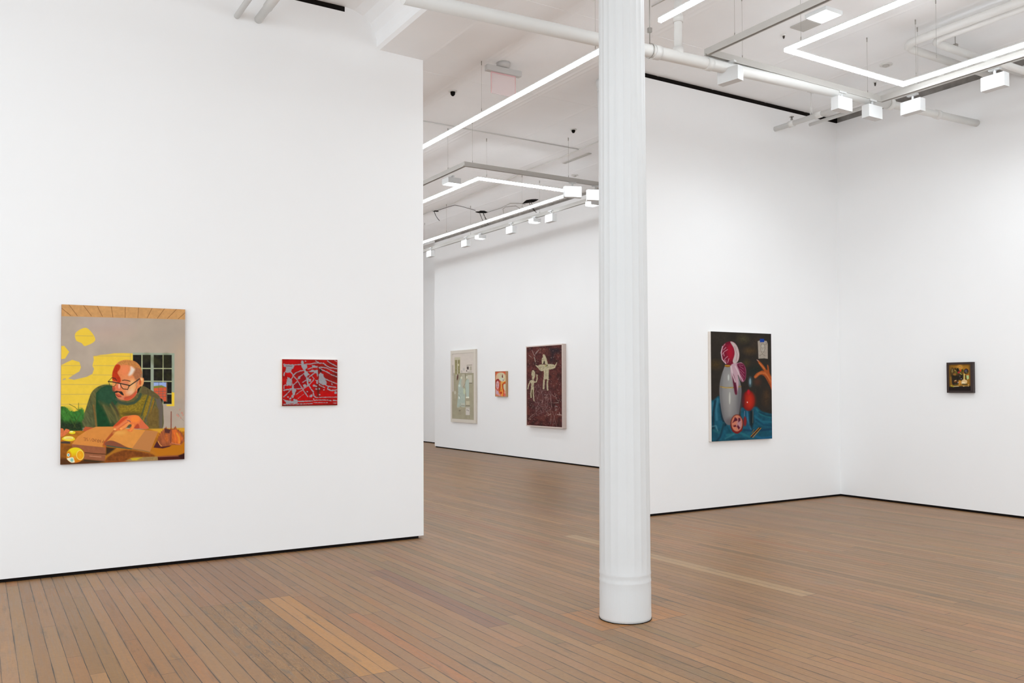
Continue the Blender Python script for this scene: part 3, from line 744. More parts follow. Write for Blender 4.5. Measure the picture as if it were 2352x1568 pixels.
# ---- the reading man
def art_reader(p):
    B = lambda: p.fr(120, 680, 3.825); F = lambda: p.fr(220, 810, 10.453); L = lambda: p.fr(130, 930, 10.453); R = lambda: p.fr(240, 930, 10.453)
    B().poly([(60, 60), (1180, 60), (1180, 1500), (60, 1500)], (174, 158, 142), tex=(.05, 26, 4))
    p.ell(480, 260, 190, 70, (182, 164, 160), soft=120, a=.7); p.ell(540, 330, 170, 40, (190, 160, 140), soft=90, a=.6)
    p.ell(850, 430, 260, 110, (176, 162, 144), soft=120, a=.6); p.ell(1130, 620, 60, 260, (188, 164, 140), soft=70, a=.8)
    p.ell(1040, 330, 130, 90, (164, 150, 136), soft=90, a=.6)
    p.poly([(60, 50), (1180, 90), (1180, 204), (60, 177)], (198, 148, 94), tex=(.06, 5, 2))
    for a in [((78, 105), (160, 172)), ((143, 75), (218, 173)), ((270, 80), (342, 174)), ((392, 85), (438, 177)), ((516, 92), (531, 184)), ((640, 95), (638, 187)),
              ((757, 97), (750, 190)), ((876, 103), (832, 190)), ((988, 105), (922, 193)), ((1094, 110), (1010, 195)), ((1170, 140), (1105, 198))]: p.line(a, 4, (118, 80, 46))
    Yc = (230, 193, 64)
    p.blob([(205, 322), (300, 280), (377, 383), (290, 438), (255, 412), (208, 388)], Yc); p.poly([(60, 442), (103, 437), (148, 490), (112, 550), (60, 556)], Yc)
    p.poly([(205, 322), (240, 315), (300, 280), (377, 383), (345, 412), (290, 438), (255, 412), (210, 392)], Yc)
    p.poly([(60, 618), (120, 585), (175, 560), (238, 580), (252, 625), (238, 662), (190, 690), (140, 724), (190, 736), (300, 710), (352, 684), (366, 640), (352, 612), (364, 560), (360, 530),
            (425, 516), (480, 512), (540, 502), (620, 500), (708, 503), (708, 640), (700, 800), (420, 900), (330, 1080), (60, 1080)], Yc, tex=(.025, 8, 6))
    p.poly([(90, 730), (118, 722), (120, 732), (92, 739)], (178, 158, 130))
    for a in [((80, 612), (248, 610)), ((360, 610), (560, 612)), ((80, 693), (190, 692)), ((358, 692), (530, 694)), ((80, 776), (480, 778)), ((80, 864), (335, 862)), ((80, 951), (310, 948)),
              ((362, 526), (690, 528)), ((204, 349), (356, 350)), ((686, 505), (686, 570))]: p.line(a, 4, (186, 158, 96))
    # window
    p.poly([(706, 496), (1073, 500), (1073, 845), (1050, 845), (1050, 948), (960, 948), (706, 900)], (150, 160, 140))
    for x0, x1 in ((708, 782), (793, 864), (891, 970), (977, 1049)):
        for y0, y1 in ((516, 630), (639, 743), (752, 854), (861, 945)): p.poly([(x0, y0), (x1, y0), (x1, y1), (x0, y1)], (30, 27, 23), tex=(.5, 6, x0))
    for a in [((787, 516), (787, 860)), ((973, 516), (973, 945)), ((708, 634), (864, 636)), ((891, 635), (1049, 636)), ((800, 747), (864, 748)), ((891, 746), (1049, 748)), ((891, 857), (1049, 858))]: p.line(a, 6, (186, 188, 140))
    for cx, cy in ((900, 560), (1000, 540), (930, 590), (830, 540), (1010, 600), (1020, 700), (935, 690)): p.ell(cx, cy, 22, 26, (58, 60, 24), soft=30, a=.55)
    p.poly([(891, 757), (1003, 757), (1003, 800), (891, 800)], (150, 168, 214)); p.poly([(891, 790), (960, 782), (1003, 800), (1003, 820), (891, 815)], (124, 122, 44))
    p.poly([(891, 808), (1003, 800), (1010, 920), (985, 926), (960, 900), (891, 880)], (204, 88, 56), tex=(.08, 3, 2)); p.line([(1006, 760), (1006, 925)], 9, (110, 84, 62))
    for a in [((891, 836), (1003, 836)), ((891, 858), (1010, 858)), ((973, 800), (973, 930)), ((936, 757), (936, 900)), ((920, 880), (1008, 880))]: p.line(a, 3.5, (92, 92, 90))
    p.poly([(1050, 842), (1073, 848), (1073, 966), (1004, 965), (1004, 950), (1050, 950)], (232, 196, 58))
    # shirt
    p.blob([(245, 1112), (290, 1005), (320, 910), (348, 842), (400, 796), (470, 778), (560, 790), (640, 860), (740, 862), (788, 790), (862, 822), (935, 874), (966, 940), (974, 1000), (968, 1165), (840, 1168), (540, 1150), (380, 1160), (262, 1152)],
           (96, 92, 52), tex=(.20, 4, 8, .9, 3))
    p.poly([(385, 852), (430, 806), (480, 785), (548, 792), (566, 880), (575, 930), (545, 960), (560, 1145), (398, 1146), (384, 1010)], (24, 66, 36), tex=(.15, 8, 3))
    p.blob([(400, 835), (470, 790), (545, 800), (565, 900), (560, 960), (480, 960), (410, 930)], (42, 76, 52), soft=25, tex=(.1, 5, 3))
    p.poly([(412, 925), (470, 950), (540, 970), (600, 1040), (560, 1140), (520, 1130), (480, 1040)], (84, 84, 48), soft=20, tex=(.25, 4, 5, .9, 3))
    p.line([(450, 960), (490, 1050), (515, 1110)], 14, (120, 110, 66), a=.6, soft=6); p.line([(510, 950), (560, 1040), (575, 1090)], 12, (130, 112, 60), a=.7, soft=6); p.line([(525, 935), (570, 1010), (600, 1060)], 16, (74, 60, 40), a=.8, soft=5)
    p.poly([(575, 965), (640, 950), (740, 925), (800, 872), (842, 860), (905, 905), (880, 960), (850, 1060), (770, 1045), (690, 1040), (600, 1070)], (134, 112, 32), soft=14, tex=(.22, 2.5, 8))
    p.ell(700, 1035, 90, 16, (92, 76, 30), soft=14)
    for a, c in [(((842, 870), (812, 960), (785, 1050)), (72, 78, 52)), (((880, 880), (850, 1000), (820, 1100)), (92, 88, 76)), (((905, 905), (870, 1020), (840, 1120)), (70, 82, 56))]: p.line(a, 13, c, a=.9, soft=4)
    p.line([(862, 878), (832, 990), (800, 1090)], 9, (150, 116, 34), soft=3); p.line([(895, 920), (862, 1030)], 8, (160, 104, 36), soft=3)
    p.poly([(905, 900), (936, 876), (966, 940), (974, 1000), (968, 1165), (935, 1165), (930, 1000)], (100, 90, 80), soft=6); p.poly([(830, 1060), (905, 960), (935, 1000), (940, 1165), (845, 1165)], (112, 90, 44), soft=12, tex=(.12, 4, 3))
    p.poly([(788, 792), (862, 822), (940, 880), (930, 905), (850, 870), (780, 850)], (96, 84, 52), soft=5, tex=(.1, 3, 1)); p.line([(838, 822), (842, 862)], 4, (66, 62, 36))
    p.line([(562, 905), (600, 935), (660, 948), (720, 935), (760, 900), (775, 862)], 24, (62, 76, 56), soft=3)
    p.poly([(300, 1010), (350, 900), (384, 1000), (392, 1145), (262, 1150), (250, 1110)], (88, 90, 56), soft=10, tex=(.25, 3, 4, 1.1, 3)); p.line([(362, 960), (378, 1060), (386, 1140)], 12, (150, 100, 44), a=.7, soft=6)
    # head
    F().blob([(398, 640), (396, 500), (420, 400), (480, 285), (560, 214), (680, 176), (800, 176), (905, 196), (985, 240), (1052, 312), (1092, 400), (1112, 500), (1104, 590), (1142, 604), (1156, 660), (1140, 740), (1095, 785), (1050, 830),
              (1004, 870), (990, 950), (940, 1040), (870, 1105), (780, 1148), (680, 1142), (560, 1105), (490, 1050), (468, 975), (440, 900), (404, 850), (392, 740)], (220, 128, 76), tex=(.06, 3, 2))
    p.blob([(540, 235), (680, 178), (810, 180), (910, 200), (990, 245), (1055, 318), (1092, 400), (1110, 500), (1104, 590), (1070, 640), (960, 650), (930, 580), (880, 540), (905, 450), (930, 390), (900, 345), (840, 310), (700, 290), (560, 300)], (190, 124, 66), soft=14, tex=(.16, 1.5, 4))
    p.blob([(960, 360), (1080, 400), (1108, 500), (1100, 600), (1050, 645), (965, 650), (905, 560), (900, 480)], (164, 104, 68), soft=18, tex=(.12, 1.5, 6)); p.line([(1100, 520), (1085, 600), (1000, 680), (960, 790)], 26, (132, 118, 108), a=.7, soft=10)
    p.blob([(470, 300), (540, 280), (586, 315), (580, 380), (520, 470), (545, 540), (590, 610), (600, 680), (560, 720), (480, 690), (398, 650), (396, 500), (425, 395)], (180, 52, 20), soft=10, tex=(.12, 3, 5))
    p.ell(690, 420, 90, 110, (230, 130, 82), soft=60); p.blob([(840, 330), (930, 390), (915, 450), (870, 520), (815, 560), (775, 540), (800, 480), (830, 410)], (226, 208, 190), soft=26)
    p.ell(760, 620, 130, 60, (222, 140, 90), soft=60, a=.7); p.ell(880, 800, 80, 170, (232, 178, 118), soft=50, a=.85); p.ell(820, 950, 90, 70, (228, 190, 156), soft=50, a=.7)
    p.ell(540, 840, 70, 80, (216, 108, 76), soft=30, a=.9); p.ell(560, 800, 22, 60, (242, 190, 160), soft=14, a=.8); p.ell(430, 870, 34, 60, (172, 70, 48), soft=18, a=.9); p.ell(690, 730, 90, 40, (206, 120, 90), soft=30, a=.7)
    p.ell(1086, 700, 62, 108, (226, 152, 92), soft=8); p.ell(1062, 700, 26, 74, (186, 84, 46), soft=14); p.ell(1100, 640, 24, 30, (240, 190, 130), soft=12)
    p.line([(636, 666), (690, 656), (750, 664), (820, 684)], 18, (56, 38, 28), soft=5); p.line([(400, 605), (460, 620), (500, 660)], 16, (110, 40, 26), a=.8, soft=6)
    p.ell(640, 1090, 120, 50, (204, 120, 92), soft=30, a=.7); p.blob([(700, 1060), (850, 1020), (960, 920), (990, 940), (940, 1040), (850, 1110), (760, 1146), (680, 1130)], (200, 84, 54), soft=18)
    p.line([(700, 1085), (820, 1050), (930, 950), (990, 800)], 16, (120, 80, 50), a=.45, soft=10)
    p.poly([(470, 970), (560, 1000), (620, 1030), (600, 1060), (540, 1070), (490, 1040)], (196, 84, 60), soft=8); p.line([(486, 1010), (540, 1050), (610, 1058)], 12, (110, 44, 30), soft=4)
    p.blob([(448, 940), (490, 915), (560, 925), (620, 930), (660, 985), (668, 1022), (610, 1002), (550, 950), (500, 960), (458, 962)], (44, 36, 32), soft=6)
    p.poly([(306, 700), (480, 720), (490, 760), (430, 815), (350, 800)], (214, 170, 90), a=.45, soft=8); p.poly([(600, 752), (780, 790), (770, 870), (655, 870), (620, 820)], (228, 160, 120), a=.4, soft=8)
    G = (44, 40, 32)
    for a, w_ in [(((295, 692), (388, 596), (470, 618), (500, 670)), 13), (((298, 692), (400, 700), (490, 720), (590, 738), (700, 762), (810, 785)), 24), (((306, 700), (345, 795), (430, 812)), 11), (((488, 722), (480, 770), (430, 812)), 11),
                  (((588, 745), (612, 820), (655, 868), (765, 880), (800, 790)), 18), (((800, 800), (1050, 625)), 24)]: p.line(a, w_, G)
    # foliage at the left
    B().poly([(60, 975), (110, 970), (150, 1005), (205, 1012), (262, 985), (280, 1000), (276, 1070), (255, 1110), (272, 1150), (262, 1186), (60, 1184)], (52, 104, 40), tex=(.5, 3, 4, 1.1, 3), wob=10)
    p.poly([(60, 1090), (150, 1110), (250, 1105), (270, 1150), (262, 1186), (60, 1184)], (38, 52, 30), soft=20, tex=(.3, 3, 2)); p.ell(125, 1030, 50, 50, (70, 130, 48), soft=24, a=.6, tex=(.3, 2, 5)); p.ell(245, 1040, 34, 50, (60, 124, 52), soft=20, a=.7)
    for a in [((150, 950), (200, 975), (245, 1020)), ((232, 940), (230, 1000)), ((252, 1030), (212, 1100), (190, 1160)), ((160, 1080), (212, 1160))]: p.line(a, 4, (70, 84, 34))
    # table
    p.poly([(60, 1188), (262, 1182), (360, 1186), (850, 1168), (1180, 1158), (1180, 1450), (60, 1500)], (176, 108, 30), tex=(.14, 7, 5, .1, 3))
    p.poly([(850, 1165), (1180, 1156), (1180, 1186), (940, 1200)], (212, 156, 46), soft=6); p.poly([(60, 1290), (200, 1300), (280, 1340), (280, 1480), (60, 1490)], (140, 82, 26), soft=24, tex=(.2, 6, 3)); p.poly([(60, 1420), (280, 1440), (460, 1460), (460, 1500), (60, 1500)], (86, 50, 24), soft=14)
    p.poly([(870, 1330), (1180, 1290), (1180, 1385), (930, 1400)], (186, 112, 20), soft=14); p.blob([(465, 1460), (500, 1400), (560, 1362), (640, 1350), (760, 1362), (870, 1385), (890, 1410), (700, 1415), (640, 1450), (560, 1470)], (126, 68, 26), soft=8, tex=(.2, 5, 2))
    p.poly([(478, 1330), (560, 1345), (640, 1345), (540, 1380), (470, 1420)], (170, 110, 34), soft=6); p.poly([(474, 1325), (560, 1335), (500, 1380), (474, 1395)], (58, 40, 24), soft=8)
    p.poly([(640, 1446), (720, 1416), (926, 1408), (930, 1441), (700, 1452)], (156, 126, 78), tex=(.1, 3, 1)); p.poly([(690, 1424), (790, 1416), (740, 1440), (700, 1440)], (206, 176, 34), soft=6)
    p.poly([(927, 1407), (1180, 1392), (1180, 1432), (930, 1441)], (72, 28, 22)); p.line([(930, 1410), (1160, 1400)], 8, (150, 84, 56)); p.poly([(1110, 1400), (1180, 1370), (1180, 1440), (1140, 1440)], (52, 22, 20), soft=6)
    # book
    p.poly([(270, 1178), (290, 1146), (372, 1156), (342, 1178), (300, 1195)], (184, 88, 52)); p.poly([(384, 1147), (550, 1145), (565, 1165), (462, 1282), (440, 1326), (172, 1302), (228, 1232), (300, 1182)], (212, 136, 64), tex=(.03, 8, 3))
    p.poly([(172, 1300), (440, 1326), (470, 1330), (471, 1386), (400, 1380), (286, 1372), (270, 1344), (180, 1330)], (150, 90, 60), tex=(.06, 6, 3)); p.poly([(284, 1374), (470, 1392), (462, 1452), (276, 1430)], (150, 92, 62), tex=(.06, 5, 1))
    p.line([(290, 1374), (400, 1384), (472, 1388)], 6, (72, 42, 26)); p.line([(330, 1404), (430, 1412)], 6, (200, 140, 106), soft=2); p.poly([(280, 1432), (460, 1450), (400, 1462), (275, 1450)], (60, 44, 28), soft=6)
    p.poly([(545, 1170), (600, 1160), (480, 1272), (462, 1310), (440, 1312), (470, 1262)], (172, 82, 42), soft=4); p.line([(460, 1278), (468, 1330)], 10, (176, 84, 44), soft=4)
    p.poly([(610, 1160), (700, 1165), (930, 1188), (858, 1368), (770, 1358), (690, 1338), (600, 1300), (540, 1272), (500, 1270), (472, 1284), (560, 1192)], (218, 144, 66), tex=(.03, 8, 6)); p.ell(590, 1200, 50, 14, (228, 164, 80), soft=18)
    p.poly([(818, 1176), (929, 1189), (858, 1369), (770, 1358), (700, 1340)], (188, 124, 70), soft=2); p.blob([(464, 1290), (490, 1272), (530, 1270), (590, 1292), (650, 1324), (700, 1340), (600, 1330), (478, 1314)], (132, 76, 54), soft=3)
    p.line([(480, 1314), (580, 1328), (702, 1341)], 8, (54, 84, 70)); p.line([(702, 1342), (800, 1356), (858, 1370)], 7, (140, 104, 62))
    # title printed upside down on the page
    glyph = {'P': [((0, 0), (0, 1)), ((0, 0), (.7, .08), (.7, .42), (0, .5))], 'A': [((0, 1), (.38, 0), (.76, 1)), ((.15, .6), (.6, .6))], 'R': [((0, 0), (0, 1)), ((0, 0), (.7, .08), (.7, .42), (0, .5)), ((.3, .5), (.75, 1))],
             'D': [((0, 0), (0, 1), (.6, .85), (.7, .5), (.6, .15), (0, 0))], 'I': [((.3, 0), (.3, 1))], 'S': [((.7, .08), (.15, .05), (.1, .4), (.65, .58), (.6, .95), (0, .93))], 'E': [((.7, 0), (0, 0), (0, 1), (.7, 1)), ((0, .5), (.55, .5))]}
    L(); n = 8
    for k, chh in enumerate('PARADISE'):
        f = k/(n-1); ox = 1125-(1125-690)*f; oy = 908-(908-852)*f; ww = 56; hh = 70
        for st in glyph[chh]: p.line([(ox-x*ww+(y-1)*-16*(1) - (1-y)*0, oy-y*hh*.0-(y)*hh+hh*0) for x, y in [(a, b) for a, b in st]], 8, (120, 62, 38), a=.85)
    # arm and hand
    R().blob([(212, 515), (260, 470), (330, 400), (430, 292), (560, 258), (700, 240), (815, 258), (880, 330), (960, 430), (1058, 562), (740, 560), (690, 600), (655, 640), (590, 635), (545, 600), (620, 545), (560, 520), (450, 585), (350, 612), (240, 605), (222, 570)], (226, 118, 62), tex=(.05, 3, 2))
    p.blob([(212, 515), (330, 400), (450, 300), (560, 290), (430, 400), (320, 490)], (196, 72, 38), soft=14); p.blob([(850, 300), (960, 430), (1058, 562), (850, 560), (830, 470), (870, 380)], (212, 104, 66), soft=10)
    p.ell(740, 340, 110, 80, (240, 132, 54), soft=30); p.line([(400, 570), (500, 510), (590, 430)], 52, (236, 146, 76), soft=12); p.line([(250, 585), (400, 480), (560, 370)], 40, (226, 124, 76), soft=10); p.ell(250, 582, 30, 22, (240, 178, 100), soft=8); p.ell(400, 568, 30, 20, (244, 164, 84), soft=8)
    p.line([(330, 570), (460, 470), (560, 410)], 6, (176, 76, 44), a=.8); p.line([(430, 600), (540, 540), (620, 470)], 6, (170, 80, 44), a=.7); p.blob([(545, 520), (600, 466), (645, 470), (640, 520), (600, 535)], (86, 86, 60), soft=4)
    p.line([(690, 480), (670, 560), (620, 610)], 44, (238, 140, 66), soft=12); p.blob([(740, 500), (800, 450), (830, 490), (830, 560), (720, 560)], (178, 72, 44), soft=10); p.line([(550, 372), (600, 380), (625, 410)], 12, (70, 66, 84), soft=3); p.line([(720, 480), (850, 430), (860, 380)], 8, (206, 92, 40), a=.8, soft=3)
    # spiky husk
    p.poly([(1270, 850), (1285, 790), (1340, 690), (1370, 640), (1420, 590), (1450, 560), (1480, 512), (1510, 575), (1560, 580), (1592, 570), (1600, 150), (1612, 570), (1660, 560), (1705, 508), (1740, 580), (1790, 600), (1850, 660), (1895, 730), (1915, 850), (1870, 920), (1800, 965),
            (1620, 950), (1500, 990), (1350, 1000), (1300, 930)], (160, 86, 50), tex=(.22, 3, 8, 1.4, 3), wob=10)
    p.poly([(1620, 600), (1720, 580), (1820, 680), (1880, 800), (1800, 940), (1620, 920)], (204, 100, 42), soft=14, tex=(.2, 3, 5, 1.4, 3)); p.poly([(1440, 560), (1590, 590), (1560, 680), (1450, 660)], (84, 46, 42), soft=12); p.line([(1602, 160), (1600, 600), (1590, 900)], 22, (128, 66, 50), soft=4)
    p.line([(1740, 680), (1790, 780), (1800, 900)], 40, (228, 140, 46), soft=14); p.ell(1490, 790, 40, 110, (186, 96, 44), soft=16, tex=(.2, 2, 3)); p.line([(1290, 870), (1330, 950), (1380, 985)], 14, (226, 160, 90), soft=3); p.line([(1610, 905), (1720, 930), (1830, 950)], 12, (204, 130, 92), soft=3)
    p.poly([(1180, 1020), (1262, 860), (1310, 940), (1350, 1000), (1500, 985), (1610, 965), (1560, 1000), (1400, 1040)], (74, 32, 36), soft=8)
    for k, (x, y) in enumerate([(1300, 760), (1330, 700), (1370, 650), (1405, 610), (1780, 600), (1820, 640), (1860, 680), (1890, 740), (1910, 800), (1915, 860)]): sx = -26 if k < 4 else 24; p.line([(x, y+10), (x+sx*.5, y-34)], 12, (120, 62, 34), taper=True)
    for a in [((1760, 210), (1900, 380)), ((1760, 200), (1800, 240))]: p.line(a, 5, (130, 110, 100))
    for x, y in ((1810, 110), (1760, 250), (1780, 270), (1870, 200), (1885, 240), (1830, 310), (1740, 235), (1855, 180)): p.ell(x, y, 9, 20, (206, 124, 106), rot=.5, soft=5)
    # lemon and slices
    L().blob([(95, 575), (160, 568), (185, 618), (230, 572), (320, 608), (255, 680), (175, 742), (95, 748)], (216, 114, 66), soft=3, tex=(.08, 3, 2)); p.line([(180, 620), (140, 720)], 6, (170, 84, 60)); p.ell(378, 662, 78, 42, (230, 208, 36), soft=3); p.ell(360, 640, 40, 18, (244, 236, 150), soft=8); p.line([(310, 690), (370, 706), (440, 694)], 8, (110, 60, 22), a=.7)
    p.poly([(108, 880), (220, 868), (330, 880), (330, 930), (110, 920)], (70, 58, 52), soft=10); p.blob([(132, 812), (200, 756), (300, 744), (390, 760), (448, 822), (380, 860), (270, 866), (180, 846)], (230, 204, 44), soft=2); p.ell(290, 790, 118, 36, (240, 226, 134), soft=8); p.ell(300, 800, 84, 18, (236, 196, 100), soft=8)
    p.blob([(250, 1210), (262, 1120), (340, 1046), (450, 1018), (560, 1040), (640, 1110), (664, 1200), (640, 1290), (560, 1360), (440, 1386), (330, 1370), (250, 1290)], (230, 206, 26), grad=((206, 110, 22), 420, 1120, 440, 1380))
    p.ell(300, 1200, 50, 90, (206, 112, 22), soft=26); p.ell(572, 1200, 94, 120, (240, 214, 106), soft=3); p.ell(572, 1200, 80, 104, (232, 160, 26), soft=3)
    for k in range(9): a = 2*PI*k/9; p.line([(572, 1195), (572+74*math.cos(a), 1195+96*math.sin(a))], 4, (244, 190, 60), a=.8)
    p.ell(290, 1198, 36, 40, (224, 232, 214), soft=4); p.ell(290, 1198, 22, 24, (104, 176, 168), soft=4); p.blob([(255, 1290), (310, 1262), (400, 1258), (425, 1310), (440, 1370), (370, 1382), (310, 1350)], (232, 228, 196), soft=4); p.ell(372, 1318, 36, 42, (136, 190, 172), soft=10); p.ell(440, 1250, 26, 32, (228, 140, 50), soft=12)

# ---- the red and grey one
def art_red(p):
    S = p.fr(630, 810, 11.2)
    p.poly([(150, 100), (1700, 100), (1700, 1450), (150, 1450)], (178, 16, 12), tex=(.22, 9, 4))
    for x, y, rx, ry, c in [(1450, 650, 230, 130, (140, 24, 16)), (740, 640, 110, 120, (142, 14, 26)), (600, 850, 110, 70, (140, 12, 28)), (600, 540, 110, 60, (136, 20, 22)), (1400, 330, 260, 60, (136, 28, 14)), (1130, 900, 60, 110, (110, 28, 18)), (1560, 560, 60, 120, (110, 28, 20)), (900, 1000, 90, 60, (134, 20, 24)),
                            (450, 220, 200, 40, (200, 4, 8)), (600, 400, 110, 60, (198, 4, 12)), (380, 560, 80, 50, (214, 2, 6)), (900, 900, 100, 80, (206, 2, 8)), (800, 1130, 180, 60, (204, 4, 8)), (1400, 1080, 160, 40, (206, 4, 8)), (360, 890, 80, 40, (212, 4, 6)), (1000, 760, 60, 60, (208, 4, 8)), (900, 340, 40, 40, (200, 2, 8))]: p.ell(x, y, rx, ry, c, soft=60, a=.85)
    p.line([(210, 165), (1620, 175)], 22, (126, 22, 16)); p.line([(210, 1358), (980, 1345), (1620, 1335)], 26, (112, 22, 14))
    g = (160, 158, 162)
    def l(w, *pts, **k): p.line(list(pts), w, g, wob=12, **k)
    def b(*pts): p.poly(list(pts), g, wob=18, tex=(.06, 3, 2))
    l(26, (240, 310), (500, 315), (700, 300), (900, 290), (1050, 262), (1260, 265), (1330, 320), (1420, 375), (1610, 405)); l(22, (1065, 200), (1130, 245)); l(20, (1365, 200), (1450, 265), (1610, 345)); l(20, (1560, 195), (1610, 225))
    b((240, 290), (300, 300), (520, 330), (490, 400), (440, 440), (420, 510), (330, 515), (275, 500), (310, 380), (240, 350)); l(32, (260, 510), (250, 585)); b((340, 620), (440, 680), (440, 840), (310, 850), (320, 700))
    b((685, 200), (750, 200), (760, 290), (840, 310), (855, 380), (790, 440), (740, 430), (695, 330)); b((770, 450), (850, 480), (900, 560), (850, 600), (820, 640), (780, 590), (760, 540)); l(26, (790, 440), (640, 480), (560, 510), (500, 570), (455, 660)); l(24, (430, 500), (490, 590), (600, 720), (680, 860), (740, 950), (860, 1130))
    l(20, (750, 540), (690, 590), (610, 660)); b((620, 610), (680, 590), (650, 670), (600, 690)); l(22, (590, 740), (500, 820), (450, 810), (445, 690)); b((455, 820), (500, 830), (500, 900), (560, 960), (550, 1020), (480, 1160), (430, 1140), (470, 1050), (450, 940)); b((380, 1160), (440, 1150), (430, 1205), (385, 1195))
    l(22, (440, 930), (330, 1060), (240, 1140)); l(30, (240, 970), (440, 930)); l(20, (245, 850), (300, 830)); l(20, (245, 840), (250, 930)); l(22, (520, 930), (720, 920)); l(18, (730, 960), (640, 1010), (560, 1080))
    b((820, 620), (870, 640), (870, 760), (890, 800), (850, 850), (840, 740)); l(30, (830, 640), (860, 800), (940, 920), (1000, 1000), (1020, 1110), (1060, 1140)); l(22, (860, 850), (780, 900), (740, 940)); b((740, 830), (810, 810), (830, 850), (750, 900)); l(20, (730, 760), (820, 700))
    l(22, (860, 420), (980, 380), (1110, 350)); b((960, 330), (1010, 310), (1110, 340), (1110, 390), (1000, 370)); b((880, 480), (960, 440), (1110, 440), (1120, 560), (1060, 530), (1000, 490), (940, 500)); l(24, (1040, 510), (930, 590), (860, 660)); l(20, (960, 590), (1020, 670), (990, 720), (900, 820)); b((880, 660), (950, 680), (940, 750), (890, 740)); l(26, (1105, 450), (1110, 600)); b((1065, 700), (1120, 700), (1120, 800), (1080, 790))
    l(20, (1150, 370), (1240, 370), (1340, 385), (1480, 460), (1610, 505)); l(24, (1150, 385), (1240, 440), (1360, 490), (1460, 555), (1610, 610)); b((1145, 560), (1190, 500), (1250, 540), (1290, 640), (1340, 740), (1340, 850), (1230, 820), (1140, 780)); l(26, (1300, 660), (1400, 710), (1610, 790)); l(26, (1330, 830), (1400, 860), (1580, 885)); l(30, (1390, 860), (1370, 930), (1460, 970), (1610, 950)); l(24, (1150, 820), (1290, 895)); l(20, (1480, 790), (1490, 820)); p.ell(1580, 1020, 34, 34, g, wob=8)
    for x, y, r in ((1020, 840, 34), (1075, 860, 24), (1075, 930, 26), (1145, 925, 30), (1275, 950, 20), (850, 1000, 22), (800, 215, 22), (350, 1140, 22), (1165, 1075, 24)): p.ell(x, y, r, r*.8, g, wob=8)
    b((900, 1110), (960, 1065), (990, 1080), (960, 1140), (915, 1150)); l(16, (1050, 1150), (1300, 1140), (1610, 1135)); l(22, (1010, 1180), (1020, 1220), (1200, 1210), (1380, 1215)); l(22, (1410, 1225), (1460, 1230)); l(26, (1510, 1220), (1610, 1225)); l(26, (600, 1250), (820, 1245), (990, 1235)); l(14, (1010, 1280), (1370, 1278)); l(14, (1510, 1290), (1610, 1285)); l(20, (240, 1325), (600, 1320), (980, 1305))
    b((230, 1200), (300, 1215), (480, 1240), (560, 1200), (600, 1220), (590, 1300), (300, 1320), (290, 1260)); b((480, 1200), (520, 1180), (560, 1240), (500, 1250))
    for k in range(6): l(12, (610+32*k, 1175-24*k), (640+28*k, 1155-22*k))
    p.line([(1130, 360), (1130, 660)], 12, (60, 16, 14)); p.poly([(1150, 420), (1190, 410), (1230, 470), (1180, 500)], (66, 24, 18), soft=8); p.line([(1130, 920), (1125, 1130)], 30, (74, 36, 24), soft=10, a=.8)
    for a in (((300, 340), (450, 345)), ((1290, 430), (1330, 450)), ((1440, 900), (1500, 915)), ((1520, 800), (1560, 830)), ((1190, 830), (1250, 845))): p.line(a, 14, (90, 26, 20), a=.8, soft=5)

